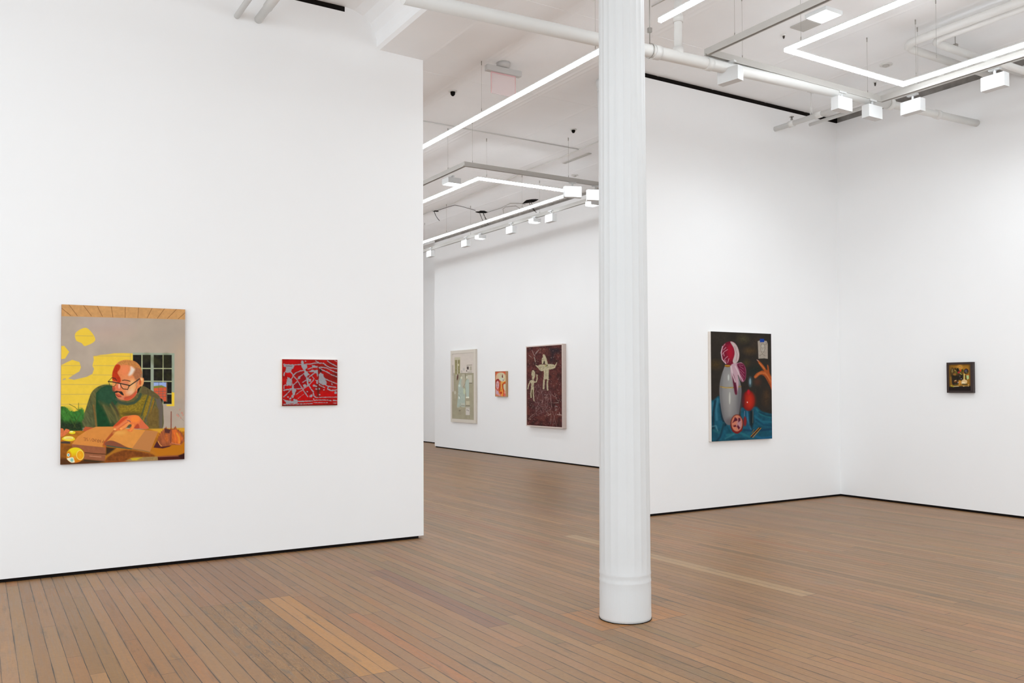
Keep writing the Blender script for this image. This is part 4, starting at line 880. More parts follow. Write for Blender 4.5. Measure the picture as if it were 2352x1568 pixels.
# ---- the pale one with a house and figures
def art_pale(p):
    p.fr(1020, 790, 8.256)
    lt = (208, 200, 188); p.poly([(100, 60), (660, 60), (660, 1540), (100, 1540)], lt)
    p.poly([(148, 190), (562, 155), (560, 550), (148, 560)], (208, 198, 188), tex=(.02, 5, 3)); p.poly([(150, 600), (175, 548), (560, 550), (560, 1440), (148, 1412)], (164, 157, 134), tex=(.03, 6, 3))
    p.line([(148, 190), (562, 157)], 4, (150, 142, 134)); p.line([(562, 157), (560, 1440), (148, 1412)], 3, (176, 168, 156)); p.poly([(150, 400), (176, 396), (178, 900), (152, 900)], (196, 188, 178)); p.poly([(150, 400), (172, 398), (172, 600), (150, 600)], (180, 172, 162))
    for k in range(9): p.line([(150+46*k, 560), (150+46*k, 1420)], 2, (150, 144, 122), a=.35)
    p.poly([(195, 252), (305, 246), (300, 560), (268, 570), (258, 600), (220, 590), (196, 570)], (190, 184, 158)); p.poly([(203, 302), (244, 300), (240, 580), (208, 580)], (142, 134, 96), tex=(.1, 3, 2)); p.poly([(258, 300), (298, 296), (296, 560), (262, 565)], (142, 134, 96), tex=(.1, 3, 2))
    for y in (370, 465, 520): p.line([(203, y), (298, y-4)], 5, (164, 156, 120))
    p.ell(268, 395, 12, 22, (206, 198, 160)); p.blob([(258, 560), (266, 600), (262, 650), (242, 692), (238, 650), (246, 600)], (92, 60, 54))
    p.line([(432, 404), (522, 396)], 14, (150, 142, 126)); p.poly([(428, 428), (464, 426), (464, 482), (430, 482)], (82, 70, 66)); p.poly([(482, 424), (522, 422), (522, 500), (484, 500)], (176, 168, 150)); p.poly([(440, 520), (526, 516), (526, 548), (440, 552)], (186, 178, 166)); p.ell(425, 508, 8, 14, (80, 70, 66))
    p.line([(325, 560), (560, 560)], 6, (140, 134, 112)); p.poly([(330, 568), (390, 566), (392, 800), (332, 800)], (184, 178, 158), a=.8); p.poly([(440, 590), (525, 586), (525, 735), (440, 735)], (196, 190, 172)); p.line([(462, 742), (524, 740)], 12, (112, 104, 92)); p.line([(395, 560), (410, 640)], 10, (128, 122, 100))
    p.ell(372, 480, 18, 30, (190, 184, 178)); p.ell(330, 520, 14, 24, (188, 182, 174))
    bl = (172, 184, 172); p.blob([(290, 680), (330, 640), (360, 700), (362, 840), (392, 900), (392, 1100), (385, 1190), (310, 1180), (300, 1120), (290, 1190), (240, 1200), (252, 1060), (262, 900), (262, 800)], bl, soft=6, tex=(.05, 4, 3)); p.blob([(420, 680), (455, 670), (470, 720), (466, 1000), (440, 1000), (418, 1000), (404, 860), (396, 760)], bl, soft=6)
    for k in range(4): p.line([(424+13*k, 700), (424+13*k, 1000)], 4, (196, 204, 190), a=.7)
    p.ell(325, 640, 18, 26, (206, 206, 184)); p.ell(426, 630, 12, 28, (214, 214, 196)); p.ell(285, 790, 18, 24, (204, 214, 204)); p.ell(380, 895, 22, 60, (190, 198, 168), soft=8, tex=(.1, 2, 3)); p.ell(350, 740, 30, 90, (190, 172, 148), soft=14, a=.6); p.ell(425, 1012, 16, 16, (222, 224, 206)); p.ell(455, 1012, 16, 16, (222, 224, 206)); p.ell(282, 1015, 12, 26, (216, 222, 210)); p.line([(268, 960), (300, 1010)], 7, (140, 140, 120))
    p.line([(355, 820), (395, 750)], 7, (140, 128, 108)); p.poly([(318, 1120), (386, 1118), (386, 1180), (318, 1180)], (186, 190, 176)); p.line([(322, 1166), (382, 1168)], 12, (140, 136, 124)); p.line([(238, 1190), (300, 1215), (390, 1200)], 8, (186, 178, 148)); p.poly([(410, 1080), (478, 1082), (478, 1155), (410, 1155)], (190, 184, 158)); p.line([(412, 1172), (474, 1172)], 26, (140, 134, 116)); p.line([(408, 1196), (478, 1196)], 12, (206, 202, 188))
    p.poly([(406, 1212), (480, 1212), (480, 1346), (406, 1344)], (204, 198, 190)); p.ell(430, 1250, 12, 10, (150, 144, 138)); p.ell(456, 1260, 9, 12, (150, 144, 138)); p.ell(292, 1262, 18, 12, (128, 122, 106)); p.line([(278, 1290), (278, 1340)], 5, (142, 136, 116)); p.line([(308, 1290), (308, 1340)], 5, (142, 136, 116)); p.ell(204, 920, 20, 32, (192, 188, 170), soft=5); p.line([(204, 950), (206, 1030)], 6, (184, 180, 160))
    for x in (412, 478): p.line([(x, 1346), (x, 1410)], 5, (146, 140, 118))

# ---- the small orange one
def art_orange(p):
    p.fr(1120, 840, 19.6)
    p.poly([(300, 200), (900, 200), (900, 1450), (300, 1450)], (222, 120, 84), tex=(.1, 5, 3)); p.poly([(340, 250), (820, 240), (820, 420), (340, 450)], (216, 96, 62), soft=20); p.line([(345, 262), (800, 245)], 26, (150, 66, 44), soft=8)
    p.blob([(370, 470), (420, 350), (520, 300), (640, 300), (740, 350), (800, 460), (810, 640), (760, 720), (640, 720), (540, 690), (480, 600), (370, 620)], (214, 202, 166), soft=26, tex=(.05, 5, 2)); p.ell(430, 520, 50, 120, (226, 176, 142), soft=50, a=.8); p.ell(620, 600, 80, 60, (206, 212, 192), soft=40); p.ell(780, 600, 26, 90, (232, 206, 150), soft=20)
    p.blob([(660, 380), (680, 500), (672, 540), (630, 500)], (104, 40, 50), soft=6); p.ell(690, 650, 18, 30, (128, 104, 110), soft=8); p.line([(740, 560), (745, 660)], 12, (160, 140, 136), soft=6)
    p.blob([(350, 700), (400, 600), (470, 590), (510, 660), (540, 760), (536, 920), (500, 1040), (440, 1100), (390, 1060), (355, 960)], (164, 62, 58), soft=10); p.ell(438, 860, 72, 190, (220, 172, 172), soft=14); p.line([(370, 690), (420, 620), (480, 610), (510, 660)], 36, (150, 44, 50), soft=8)
    for a in (((400, 800), (430, 790)), ((450, 800), (475, 810)), ((430, 830), (440, 900)), ((405, 920), (440, 950), (470, 930))): p.line(a, 14, (120, 84, 96), soft=5)
    p.ell(438, 1020, 40, 50, (228, 150, 140), soft=16); p.blob([(340, 1050), (420, 1110), (500, 1180), (540, 1290), (560, 1380), (340, 1380)], (214, 160, 160), soft=20); p.ell(430, 1190, 40, 60, (196, 168, 190), soft=30); p.poly([(340, 1250), (440, 1300), (560, 1380), (340, 1390)], (214, 132, 96), soft=16); p.line([(345, 1370), (560, 1372), (800, 1385)], 24, (112, 54, 34), soft=6)
    p.blob([(520, 700), (580, 690), (600, 900), (560, 1100), (520, 1240), (490, 1180), (520, 1000)], (190, 74, 34), soft=10); p.line([(545, 720), (545, 820)], 24, (236, 140, 90), soft=8)
    p.blob([(590, 720), (700, 720), (800, 690), (800, 780), (700, 820), (660, 840), (670, 1000), (700, 1200), (680, 1370), (600, 1370), (600, 1250), (530, 1200), (570, 1050)], (226, 168, 88), soft=10); p.blob([(680, 780), (760, 720), (806, 700), (800, 780), (720, 830)], (200, 80, 28), soft=8); p.line([(700, 740), (790, 710)], 24, (240, 160, 50), soft=8)
    p.blob([(640, 820), (700, 820), (690, 1000), (720, 1120), (700, 1360), (670, 1370), (680, 1200), (650, 1000)], (186, 70, 24), soft=8); p.line([(640, 1060), (670, 1200), (640, 1370)], 40, (246, 156, 66), soft=10); p.line([(580, 1120), (520, 1190)], 40, (240, 150, 40), soft=10); p.ell(590, 1210, 50, 60, (200, 66, 30), soft=16); p.line([(610, 1050), (600, 1110)], 18, (130, 110, 40), soft=6)
    p.blob([(700, 870), (800, 830), (815, 1100), (790, 1150), (730, 1060)], (212, 204, 170), soft=16); p.ell(775, 1200, 40, 60, (226, 160, 140), soft=20); p.ell(750, 1310, 60, 60, (218, 104, 88), soft=20); p.line([(690, 870), (690, 990)], 14, (150, 112, 90), soft=5)

# ---- maroon with two pale figures
def art_maroon(p):
    A = lambda: p.fr(1195, 780, 14.25)
    A().poly([(100, 100), (1500, 50), (1500, 3200), (100, 3200)], (86, 44, 42), tex=(.42, 1.6, 4, 1.2, 2))
    n = p.noise(p.X, p.Y, 9, 31, 3)[:, None]; m = np.clip((n-.48)*5, 0, 1); p.C = p.C*(1-m*.55)+np.array((52, 34, 32))*m*.55
    n = p.noise(p.X, p.Y, 12, 57, 3)[:, None]; m = np.clip((n-.5)*5, 0, 1); p.C = p.C*(1-m*.5)+np.array((120, 66, 56))*m*.5
    rg = random.Random(4)
    p.blob([(950, 280), (1280, 300), (1250, 420), (1120, 460), (1060, 700), (960, 720), (1000, 500)], (44, 36, 42), soft=60, a=.85); p.blob([(240, 1350), (900, 1450), (900, 2200), (450, 2300)], (92, 62, 64), soft=160, a=.4)
    for k in range(620): x = rg.uniform(190, 1380); y = rg.uniform(220, 2900); a = rg.uniform(0, PI); r = rg.uniform(5, 20); p.line([(x, y), (x+r*math.cos(a), y+r*math.sin(a))], rg.uniform(7, 15), rg.choice([(170, 140, 136), (140, 100, 98), (190, 170, 160), (110, 66, 60), (60, 40, 38)]), a=rg.uniform(.4, .95))
    def w(*pts, c=(186, 168, 160), wd=13, a=.85): p.line(list(pts), wd, c, a=a, wob=5)
    w((375, 340), (430, 470), (450, 520)); w((600, 330), (500, 450), (450, 520)); w((450, 560), (490, 720), wd=26, c=(170, 160, 146)); w((265, 495), (360, 570)); w((500, 440), (580, 350), wd=22, c=(160, 144, 140))
    cr = (190, 178, 146)
    # larger figure
    p.blob([(740, 480), (790, 490), (840, 590), (870, 690), (880, 790), (800, 790), (770, 710), (740, 780), (700, 790), (690, 640), (720, 580)], cr, soft=8, tex=(.14, 2, 5), wob=8); p.blob([(480, 820), (560, 840), (660, 810), (790, 810), (900, 790), (1060, 800), (1120, 830), (1180, 740), (1190, 770), (1140, 890), (1080, 950), (950, 975), (930, 960), (770, 1010), (660, 1020), (580, 930)], cr, soft=8, tex=(.14, 2, 5), wob=8)
    p.blob([(760, 900), (930, 900), (925, 1050), (915, 1320), (880, 1310), (840, 1280), (790, 1310), (750, 1310), (765, 1100)], cr, soft=6, tex=(.12, 2, 6), wob=6); p.line([(770, 1310), (760, 1450), (755, 1590)], 54, cr, tex=(.1, 2, 3), wob=6); p.line([(890, 1310), (875, 1450), (885, 1640)], 50, cr, tex=(.1, 2, 3), wob=6)
    p.poly([(770, 690), (800, 720), (790, 790), (740, 790)], (56, 46, 36), soft=8); dk = (72, 66, 40)
    for a in [((560, 850), (620, 920), (760, 870)), ((640, 930), (640, 990)), ((880, 890), (1000, 890), (1110, 860)), ((830, 790), (835, 890)), ((760, 900), (735, 960)), ((700, 640), (760, 650)), ((830, 1000), (830, 1200)), ((770, 1300), (900, 1330))]: p.line(a, 9, dk, a=.75, wob=4)
    p.ell(870, 840, 14, 26, (50, 44, 26), soft=5); p.ell(830, 850, 24, 30, (150, 140, 60), soft=8, a=.7)
    # smaller figure
    p.blob([(380, 1010), (440, 1000), (475, 1080), (470, 1200), (430, 1300), (380, 1290), (380, 1200), (355, 1130)], cr, soft=6, tex=(.14, 2, 7), wob=6); p.blob([(300, 1340), (380, 1310), (440, 1330), (470, 1370), (440, 1420), (440, 1600), (430, 1640), (350, 1620), (350, 1450), (330, 1400)], cr, soft=6, tex=(.14, 2, 7), wob=6)
    w((320, 1350), (270, 1460), (240, 1600), c=cr, wd=32, a=1); w((450, 1390), (520, 1370), (545, 1260), (535, 1160), c=cr, wd=34, a=1); w((535, 1160), (515, 1130), c=cr, wd=24); w((535, 1160), (560, 1150), c=cr, wd=22); w((360, 1600), (340, 1750), (345, 1880), c=cr, wd=40, a=1); w((420, 1610), (415, 1750), (430, 1900), (440, 1990), c=cr, wd=34, a=1); p.line([(385, 1640), (375, 1850)], 26, (74, 66, 30), soft=6)
    for a in [((370, 1180), (420, 1190)), ((400, 1040), (410, 1080)), ((420, 1500), (400, 1540))]: p.line(a, 10, dk, a=.8)
    # scratched drawing below
    q = (150, 116, 114)
    for _ in range(3):
        x, y = 0, 0
    O = 1425
    for st in [((580, 30), (600, 110)), ((470, 130), (540, 160), (500, 250), (450, 340), (500, 380), (450, 450)), ((560, 120), (660, 130), (640, 230)), ((560, 250), (620, 300), (580, 420)), ((700, 220), (670, 330), (760, 200)), ((720, 330), (740, 520), (700, 700)), ((640, 540), (720, 560), (690, 640), (740, 590)),
               ((780, 360), (880, 380), (790, 470), (900, 440), (800, 520), (930, 530)), ((830, 480), (940, 500), (900, 550)), ((810, 660), (880, 660), (890, 750), (820, 760), (800, 600)), ((820, 560), (900, 570), (880, 640)), ((600, 640), (560, 740), (500, 800), (510, 920), (560, 870), (620, 800), (560, 740)),
               ((500, 920), (530, 1050), (600, 1000), (750, 950), (760, 900)), ((620, 730), (720, 760), (860, 790), (800, 860), (720, 800), (740, 880)), ((640, 860), (700, 960), (620, 920)), ((900, 860), (860, 960), (930, 990), (780, 1060)), ((940, 260), (930, 330), (970, 400), (990, 600)), ((990, 260), (1000, 600), (1020, 800), (960, 860)),
               ((1010, 340), (1100, 440), (1150, 420), (1190, 350)), ((1150, 420), (1170, 520), (1260, 600)), ((940, 630), (1100, 640), (1250, 630)), ((1140, 880), (1130, 760), (1180, 740), (1200, 770)), ((1140, 860), (1190, 850)), ((990, 900), (1000, 1100), (985, 1340)), ((1040, 910), (1100, 1090), (1140, 1250), (1190, 1420)), ((1190, 920), (1100, 1110), (1070, 1280), (1055, 1420)),
               ((260, 1150), (360, 1060), (480, 980)), ((300, 1170), (420, 1080), (500, 1020)), ((940, 880), (1000, 860)), ((560, 480), (560, 620), (600, 700)), ((430, 480), (480, 620), (540, 640))]:
        w(*[(x, y+O) for x, y in st], c=q if rg.random() < .6 else (176, 150, 142), wd=11, a=.8)
    w(*[(x, y+O) for x, y in [(1200, 1020), (1270, 1030), (1340, 1040)]], wd=24); w(*[(x, y+O) for x, y in [(1270, 960), (1280, 1040)]], wd=18); w(*[(x, y+O) for x, y in [(900, 1050), (980, 1010)]], wd=24, c=(176, 150, 140)); w(*[(x, y+O) for x, y in [(235, 500), (300, 500)]], c=(170, 110, 110)); w(*[(x, y+O) for x, y in [(1120, 635), (1250, 635)]], c=(170, 160, 150), wd=12)
    w(*[(x, y+O) for x, y in [(1130, 740), (1200, 770)]], wd=22, c=(140, 130, 130)); w(*[(x, y+O) for x, y in [(1130, 900), (1190, 870)]], wd=26, c=(140, 120, 112)); w(*[(x, y+O) for x, y in [(270, 1165), (330, 1170)]], wd=20, c=(180, 156, 140))
    for k in range(120): x = rg.uniform(460, 1000); y = rg.uniform(1500, 2450); a = rg.uniform(0, PI); r = rg.uniform(20, 60); w((x, y), (x+r*math.cos(a), y+r*math.sin(a)), c=rg.choice([(150, 118, 116), (130, 92, 92), (110, 80, 84)]), wd=8, a=.55)

# ---- still life
def art_still(p):
    p.fr(1560, 730, 5.058)
    p.poly([(330, 130), (1120, 130), (1120, 1460), (330, 1460)], (48, 42, 36), tex=(.12, 12, 4))
    for x, y, rx, ry, c in [(740, 240, 60, 40, (84, 76, 48)), (820, 380, 60, 26, (104, 74, 36)), (420, 540, 60, 40, (92, 68, 30)), (900, 290, 60, 60, (62, 50, 40)), (1010, 940, 30, 70, (82, 58, 36)), (1020, 880, 14, 40, (90, 62, 40)), (880, 600, 60, 40, (30, 42, 36)), (480, 240, 60, 40, (58, 52, 44)), (780, 520, 16, 16, (100, 84, 34))]: p.ell(x, y, rx, ry, c, soft=40, a=.65, tex=(.3, 2, 3))
    rg = random.Random(2)
    for k in range(26): x = rg.uniform(380, 1050); y = rg.uniform(170, 1000); p.line([(x, y), (x+rg.uniform(-16, 16), y+rg.uniform(10, 40))], 3, (92, 78, 46), a=.4, soft=2)
    # blue cloth
    p.blob([(330, 1000), (400, 950), (465, 905), (500, 1000), (520, 1200), (700, 1180), (720, 1050), (800, 1040), (900, 1030), (960, 1080), (1060, 1110), (1120, 1120), (1130, 1480), (330, 1480)], (26, 84, 104), soft=10, tex=(.22, 9, 4))
    for a, w_, c in [(((390, 990), (380, 1120)), 26, (56, 118, 140)), (((450, 940), (430, 1060), (440, 1180)), 26, (60, 120, 140)), (((420, 960), (400, 1100), (400, 1300)), 22, (20, 42, 56)), (((480, 1000), (500, 1150), (540, 1240)), 26, (18, 36, 50)), (((380, 1260), (430, 1250), (450, 1310)), 10, (110, 160, 170)), (((400, 1300), (480, 1340), (520, 1220)), 24, (38, 104, 112)),
                     (((520, 1230), (480, 1380), (440, 1430)), 20, (20, 50, 66)), (((560, 1360), (700, 1330), (820, 1380)), 26, (40, 112, 122)), (((760, 1300), (900, 1310), (1080, 1290)), 20, (18, 56, 84)), (((900, 1060), (950, 1120), (1060, 1150)), 16, (40, 120, 124)), (((880, 1140), (960, 1200), (1080, 1210)), 20, (34, 110, 130)), (((900, 1180), (980, 1240), (1080, 1250)), 14, (14, 60, 86)),
                     (((790, 1060), (800, 1180), (840, 1290)), 14, (66, 130, 168)), (((760, 1080), (790, 1250), (820, 1300)), 12, (30, 70, 110)), (((870, 1370), (980, 1400), (1080, 1380)), 22, (28, 96, 140)), (((600, 1410), (760, 1400)), 16, (20, 60, 76)), (((560, 1260), (600, 1330)), 18, (20, 70, 84)), (((930, 1090), (1010, 1130), (1080, 1140)), 12, (14, 46, 62)), (((540, 1400), (640, 1350)), 12, (60, 130, 140))]: p.line(a, w_, c, soft=9, a=.8)
    p.poly([(820, 1060), (860, 1080), (870, 1200), (850, 1290), (820, 1240)], (26, 32, 34), soft=14, a=.9)
    # vase
    V = [(535, 555), (590, 560), (640, 600), (690, 690), (720, 800), (722, 900), (705, 1050), (690, 1130), (640, 1180), (600, 1235), (560, 1235), (520, 1180), (490, 1060), (470, 900), (470, 780), (490, 670), (515, 590)]
    p.blob(V, (140, 138, 138), soft=3, grad=((112, 108, 112), 480, 700, 720, 1200)); p.ell(590, 900, 60, 260, (170, 168, 162), soft=60, a=.8); p.poly([(470, 780), (500, 640), (490, 900), (520, 1180), (490, 1060)], (92, 92, 92), soft=20, a=.6); p.ell(700, 950, 22, 160, (96, 92, 96), soft=24, a=.7); p.ell(600, 1200, 50, 40, (108, 96, 96), soft=24, a=.7)
    p.ell(572, 690, 8, 36, (208, 210, 204), soft=6); p.ell(588, 930, 8, 70, (208, 206, 196), soft=7); p.line([(478, 796), (540, 808), (640, 806), (715, 794)], 14, (150, 120, 66), soft=3); p.line([(500, 804), (600, 812), (620, 806)], 6, (206, 176, 100), soft=2); p.ell(560, 556, 34, 14, (146, 96, 30), soft=3); p.line([(530, 550), (592, 552)], 6, (216, 160, 60), soft=2)
    # radicchio
    p.blob([(485, 400), (500, 320), (560, 275), (620, 275), (660, 310), (694, 400), (690, 480), (650, 530), (600, 545), (540, 530), (500, 490)], (120, 20, 44), soft=3, tex=(.2, 3, 4)); p.ell(590, 400, 40, 90, (168, 16, 44), soft=26)
    p.blob([(590, 276), (640, 290), (680, 350), (696, 430), (680, 500), (640, 532), (620, 500), (640, 420), (630, 350)], (196, 180, 176), soft=4, tex=(.07, 2, 3, 1.4, 3)); p.line([(640, 330), (670, 420), (660, 500)], 6, (150, 100, 110), a=.7, soft=3)
    p.line([(500, 330), (484, 400), (498, 480), (540, 528)], 12, (206, 180, 186), soft=4); pk = (214, 170, 180)
    for a in [((500, 420), (520, 390), (560, 365)), ((510, 370), (540, 340)), ((520, 500), (530, 470), (560, 445)), ((540, 520), (540, 490)), ((490, 400), (500, 340), (530, 300)), ((560, 520), (575, 470)), ((520, 440), (510, 400))]: p.line(a, 6, pk, soft=2, a=.9)
    p.blob([(600, 545), (680, 520), (730, 520), (772, 590), (770, 700), (740, 742), (710, 720), (680, 660), (690, 760), (670, 880), (648, 870), (630, 760), (600, 660)], (196, 160, 170), soft=4)
    p.blob([(670, 535), (740, 530), (772, 600), (770, 700), (738, 740), (712, 700), (700, 620)], (112, 26, 58), soft=8, tex=(.15, 3, 5)); p.blob([(612, 640), (640, 680), (668, 800), (672, 880), (650, 880), (630, 780)], (92, 24, 46), soft=6); p.line([(600, 560), (620, 660), (650, 740)], 14, (216, 196, 200), soft=6); p.line([(650, 560), (690, 640), (740, 730)], 10, (222, 196, 204), soft=5)
    for a in [((700, 560), (745, 590)), ((705, 590), (755, 640)), ((710, 620), (755, 680)), ((715, 650), (745, 710)), ((690, 545), (740, 550))]: p.line(a, 4, (190, 120, 140), soft=1.5)
    # glass bubble, pomegranates
    p.ell(826, 740, 20, 60, (80, 106, 116), soft=14); p.ell(824, 735, 9, 34, (176, 206, 216), soft=8); p.blob([(800, 640), (860, 600), (910, 640), (940, 700), (900, 760), (850, 800)], (36, 48, 46), soft=30, a=.4)
    p.ell(805, 960, 72, 118, (120, 22, 18), soft=10); p.ell(820, 960, 50, 90, (190, 44, 22), soft=36); p.ell(806, 860, 16, 30, (190, 24, 40), soft=8); p.ell(793, 978, 6, 8, (250, 220, 200), soft=3); p.ell(745, 950, 14, 80, (70, 34, 44), soft=14, a=.8)
    p.line([(762, 1080), (760, 1140)], 5, (130, 140, 160), soft=2); p.line([(860, 1070), (858, 1220)], 4, (120, 116, 100), soft=2); p.ell(768, 1200, 18, 56, (140, 34, 34), soft=10)
    p.ell(674, 1230, 76, 112, (110, 34, 24), soft=5); p.ell(674, 1222, 64, 96, (206, 126, 98), soft=6, tex=(.08, 3, 2)); p.ell(700, 1225, 24, 60, (178, 140, 160), soft=18, a=.8)
    for pts in ([(650, 1150), (676, 1170), (680, 1190), (650, 1200), (620, 1220), (640, 1180)], [(690, 1160), (712, 1160), (716, 1190), (690, 1210)], [(630, 1250), (660, 1240), (668, 1260), (640, 1266)], [(685, 1240), (712, 1275), (695, 1296), (675, 1260)]): p.poly(pts, (90, 22, 40), soft=5)
    p.line([(630, 1310), (680, 1336), (730, 1300)], 14, (130, 26, 30), soft=6)
    # gilt sticks
    p.line([(842, 1380), (944, 1276)], 14, (54, 24, 14), soft=2); p.line([(838, 1374), (930, 1276)], 8, (190, 120, 34), soft=2); p.line([(860, 1388), (954, 1280)], 8, (186, 134, 50), soft=2); p.line([(850, 1336), (874, 1296)], 9, (120, 96, 44), soft=3)
    # hand
    hc = (176, 84, 36); p.blob([(905, 490), (930, 500), (985, 560), (1010, 600), (1022, 600), (1020, 545), (1036, 560), (1050, 640), (1085, 720), (1085, 830), (1050, 780), (1000, 690), (960, 660), (930, 665), (890, 700), (868, 680), (900, 640), (960, 610), (980, 610), (930, 540)], hc, soft=5, tex=(.12, 3, 3))
    p.line([(880, 690), (930, 640), (1000, 640), (1070, 740)], 14, (206, 118, 62), soft=6, a=.8); p.line([(925, 520), (990, 590)], 10, (214, 124, 66), soft=5); p.line([(900, 485), (918, 500)], 6, (196, 160, 150), soft=2); p.ell(905, 740, 40, 40, (92, 52, 36), soft=24, a=.7); p.line([(960, 650), (1010, 680), (1060, 780)], 6, (112, 48, 26), soft=4, a=.8); p.ell(1075, 780, 12, 50, (196, 84, 30), soft=10)
    # pinned sketch
    p.poly([(908, 268), (930, 262), (1012, 266), (1024, 300), (1026, 474), (985, 468), (918, 472)], (172, 160, 146), tex=(.07, 3, 2)); p.ell(966, 350, 26, 50, (186, 176, 162), soft=6); p.line([(945, 320), (955, 300), (985, 305), (992, 350), (980, 400), (962, 410), (946, 380), (945, 320)], 5, (110, 100, 90), a=.8)
    for a in [((952, 345), (962, 346)), ((974, 346), (984, 345)), ((968, 350), (966, 372)), ((958, 386), (976, 386)), ((930, 440), (960, 420), (1000, 440)), ((1000, 280), (1012, 300), (996, 310))]: p.line(a, 4, (100, 90, 82), a=.8)
    p.poly([(932, 242), (982, 242), (984, 280), (934, 282)], (22, 62, 150), soft=1)

# ---- tiny golden still life
def art_gold(p):
    p.fr(2150, 810, 14.25)
    p.poly([(380, 340), (1150, 340), (1150, 1280), (380, 1280)], (150, 104, 34), tex=(.12, 6, 4)); p.poly([(380, 340), (1150, 340), (1150, 420), (380, 430)], (120, 84, 34), soft=20); p.poly([(380, 340), (460, 340), (470, 1280), (380, 1280)], (96, 70, 34), soft=24, a=.8); p.poly([(1060, 340), (1150, 340), (1150, 1280), (1090, 1280)], (96, 70, 34), soft=24, a=.8)
    p.poly([(380, 1110), (1150, 1090), (1150, 1300), (380, 1300)], (32, 24, 22), soft=20); p.ell(770, 480, 90, 90, (196, 140, 60), soft=40); p.ell(770, 480, 40, 40, (130, 90, 40), soft=8); p.ell(770, 480, 24, 24, (206, 160, 80), soft=8)
    dk = (40, 34, 26); p.blob([(500, 700), (560, 640), (700, 680), (860, 690), (880, 780), (860, 900), (720, 900), (700, 1040), (540, 1040), (500, 900)], dk, soft=20, tex=(.3, 4, 3)); p.blob([(470, 760), (460, 600), (500, 480), (560, 490), (640, 500), (700, 500), (740, 560), (860, 560), (880, 640), (820, 720), (640, 760), (540, 700)], (70, 54, 28), soft=30, a=.7, tex=(.4, 3, 5))
    for a in [((480, 760), (470, 600), (520, 490), (560, 600)), ((600, 560), (620, 500), (660, 590)), ((660, 660), (560, 700))]: p.line(a, 20, (48, 36, 22), soft=6)
    p.ell(520, 580, 22, 70, (150, 130, 80), soft=12, a=.8); p.line([(590, 560), (650, 600)], 18, (170, 150, 76), soft=6); p.ell(600, 700, 60, 40, (140, 96, 40), soft=20); p.ell(700, 560, 40, 60, (30, 30, 22), soft=14); p.ell(850, 580, 36, 46, (60, 70, 20), soft=12); p.ell(640, 650, 40, 16, (96, 110, 40), soft=8); p.line([(760, 660), (830, 710)], 24, (150, 150, 70), soft=6)
    p.ell(735, 640, 34, 28, (170, 30, 50), soft=8); p.ell(790, 580, 30, 36, (190, 60, 26), soft=12); p.ell(975, 610, 76, 90, (40, 30, 28), soft=8); p.ell(965, 600, 44, 50, (84, 74, 90), soft=18); p.ell(990, 650, 34, 30, (86, 84, 50), soft=14)
    p.line([(912, 700), (908, 880)], 38, (196, 180, 110), soft=6); p.ell(915, 950, 96, 80, (212, 180, 130), soft=10); p.ell(880, 990, 60, 40, (232, 212, 170), soft=16); p.line([(860, 1030), (1000, 1040)], 40, (70, 60, 30), soft=14); p.poly([(980, 740), (1060, 730), (1066, 850), (1010, 880), (990, 830)], (166, 190, 130), soft=8); p.line([(1000, 730), (1050, 722)], 18, (196, 80, 30), soft=5); p.line([(960, 740), (970, 880)], 26, (40, 32, 26), soft=8)
    p.ell(770, 960, 34, 60, (200, 140, 60), soft=8); p.ell(625, 930, 60, 50, (96, 56, 24), soft=12); p.line([(600, 920), (650, 900)], 16, (226, 206, 160), soft=5); p.ell(710, 970, 14, 16, (200, 180, 190), soft=5); p.ell(815, 850, 14, 12, (190, 184, 190), soft=5); p.ell(770, 770, 20, 24, (84, 76, 76), soft=8)
    p.line([(480, 1070), (540, 1100), (730, 1095)], 18, (196, 190, 150), soft=5); p.line([(480, 1060), (560, 1110)], 24, (150, 150, 30), soft=6); p.line([(600, 1030), (690, 1020)], 16, (90, 90, 50), soft=6)
    for x, y, r in ((755, 1045, 12), (900, 1095, 24), (970, 1095, 12), (1050, 1050, 16), (1040, 1095, 18), (810, 1085, 30)): p.ell(x, y, r, r*.6, (206, 190, 140), soft=5)
    p.ell(810, 1090, 22, 22, (50, 38, 26), soft=5)

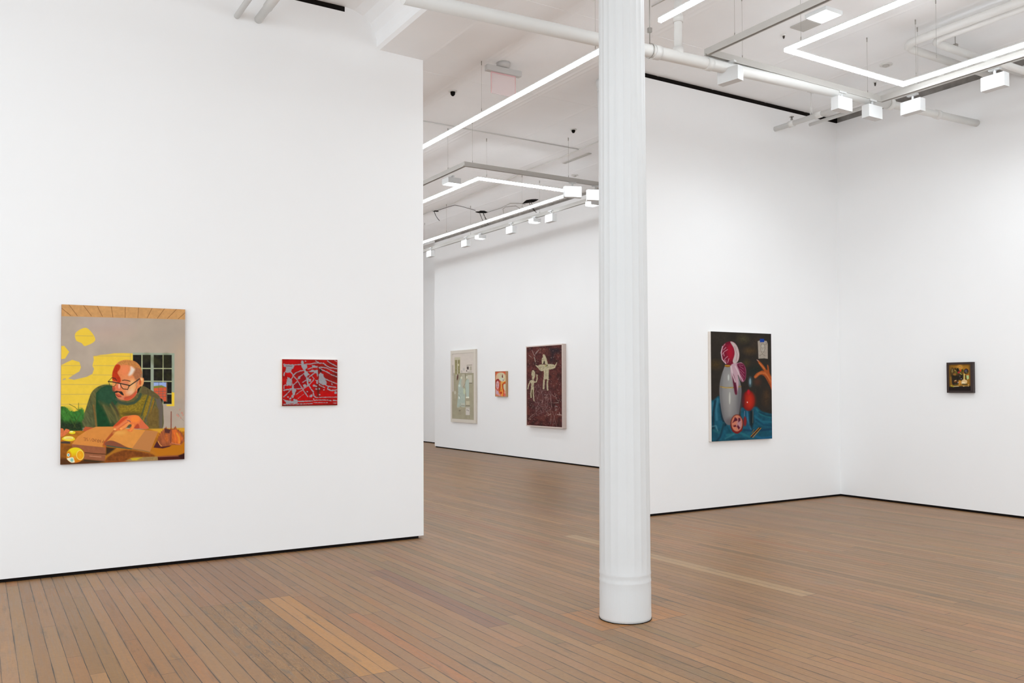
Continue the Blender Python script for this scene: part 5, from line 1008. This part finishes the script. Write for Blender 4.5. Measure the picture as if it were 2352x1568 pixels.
M_EDGE_BROWN = mat('canvas_edge_brown', (150, 110, 80), .8, .1, noise=.15, scale=40)
M_EDGE_CREAM = mat('canvas_edge_cream', (226, 206, 184), .8, .1, noise=.05, scale=40)
M_EDGE_WHITE = mat('canvas_edge_white', (226, 218, 210), .8, .1, noise=.04, scale=40)
M_FRAME_BEIGE = mat('frame_beige', (214, 206, 194), .55, .3, noise=.03, scale=25)
M_FRAME_PINK = mat('frame_pale_pink', (214, 198, 190), .55, .3, noise=.04, scale=25)
M_FRAME_OAK = mat('frame_oak', (190, 152, 112), .55, .3, noise=.12, scale=50)
M_FRAME_DARK = mat('frame_dark_brown', (52, 36, 32), .45, .4, noise=.25, scale=40)
picture('tall painting of a bald man with glasses reading a book, leftmost on the left wall', [(141, 699), (425, 710), (424, 1054), (139.5, 1067)], 1, YL, .030, M_EDGE_BROWN, art_reader, (172, 156, 140), 400, 520)
picture('red and grey abstract painting right of the reading man', [(648, 825), (775, 825.7), (775, 930), (648, 932.5)], 1, YL, .028, M_EDGE_CREAM, art_red, (176, 18, 14), 220, 180, gain=.92)
picture('tall pale beige framed picture on the far wall, left of the small orange one', [(1035, 805.5), (1092.5, 801.5), (1092.5, 972.5), (1035, 968)], 0, XF, .045, None, art_pale, (208, 200, 188), 110, 300, frame=M_FRAME_BEIGE,
        inset_quad=[(1038, 812.5), (1088.2, 809), (1088, 964.3), (1038, 961.2)])
picture('small orange figure painting in an oak frame between two tall far wall pictures', [(1137, 852.6), (1162, 852.2), (1162, 911), (1137.2, 910)], 0, XF, .055, None, art_orange, (220, 120, 84), 70, 130, gain=.95, frame=M_FRAME_OAK,
        inset_quad=[(1137.6, 853.2), (1161.2, 852.9), (1161.2, 910.3), (1137.8, 909.3)])
picture('tall maroon painting with two pale figures on the far wall, nearest the column', [(1208, 795), (1291, 789), (1292, 984), (1208.5, 978)], 0, XF, .095, None, art_maroon, (86, 44, 42), 190, 420, gain=.92, frame=M_FRAME_PINK,
        inset_quad=[(1209.3, 797.3), (1290, 791.6), (1291, 981.5), (1209.8, 975.5)])
picture('dark still life with white vase, pomegranates and blue cloth right of the column', [(1631.5, 760.5), (1770, 766.5), (1774.7, 1007), (1635.5, 1013.7)], 1, YM, .050, M_EDGE_WHITE, art_still, (48, 42, 36), 260, 400, gain=.90)
picture('tiny golden still life in a dark brown frame alone on the right wall', [(2174, 832), (2234, 831.3), (2235, 902.3), (2174.6, 901.5)], 0, XR, .045, None, art_gold, (150, 104, 34), 110, 130, frame=M_FRAME_DARK,
        inset_quad=[(2178.5, 836.8), (2228.5, 836.3), (2229.5, 897.5), (2179.5, 896.5)])
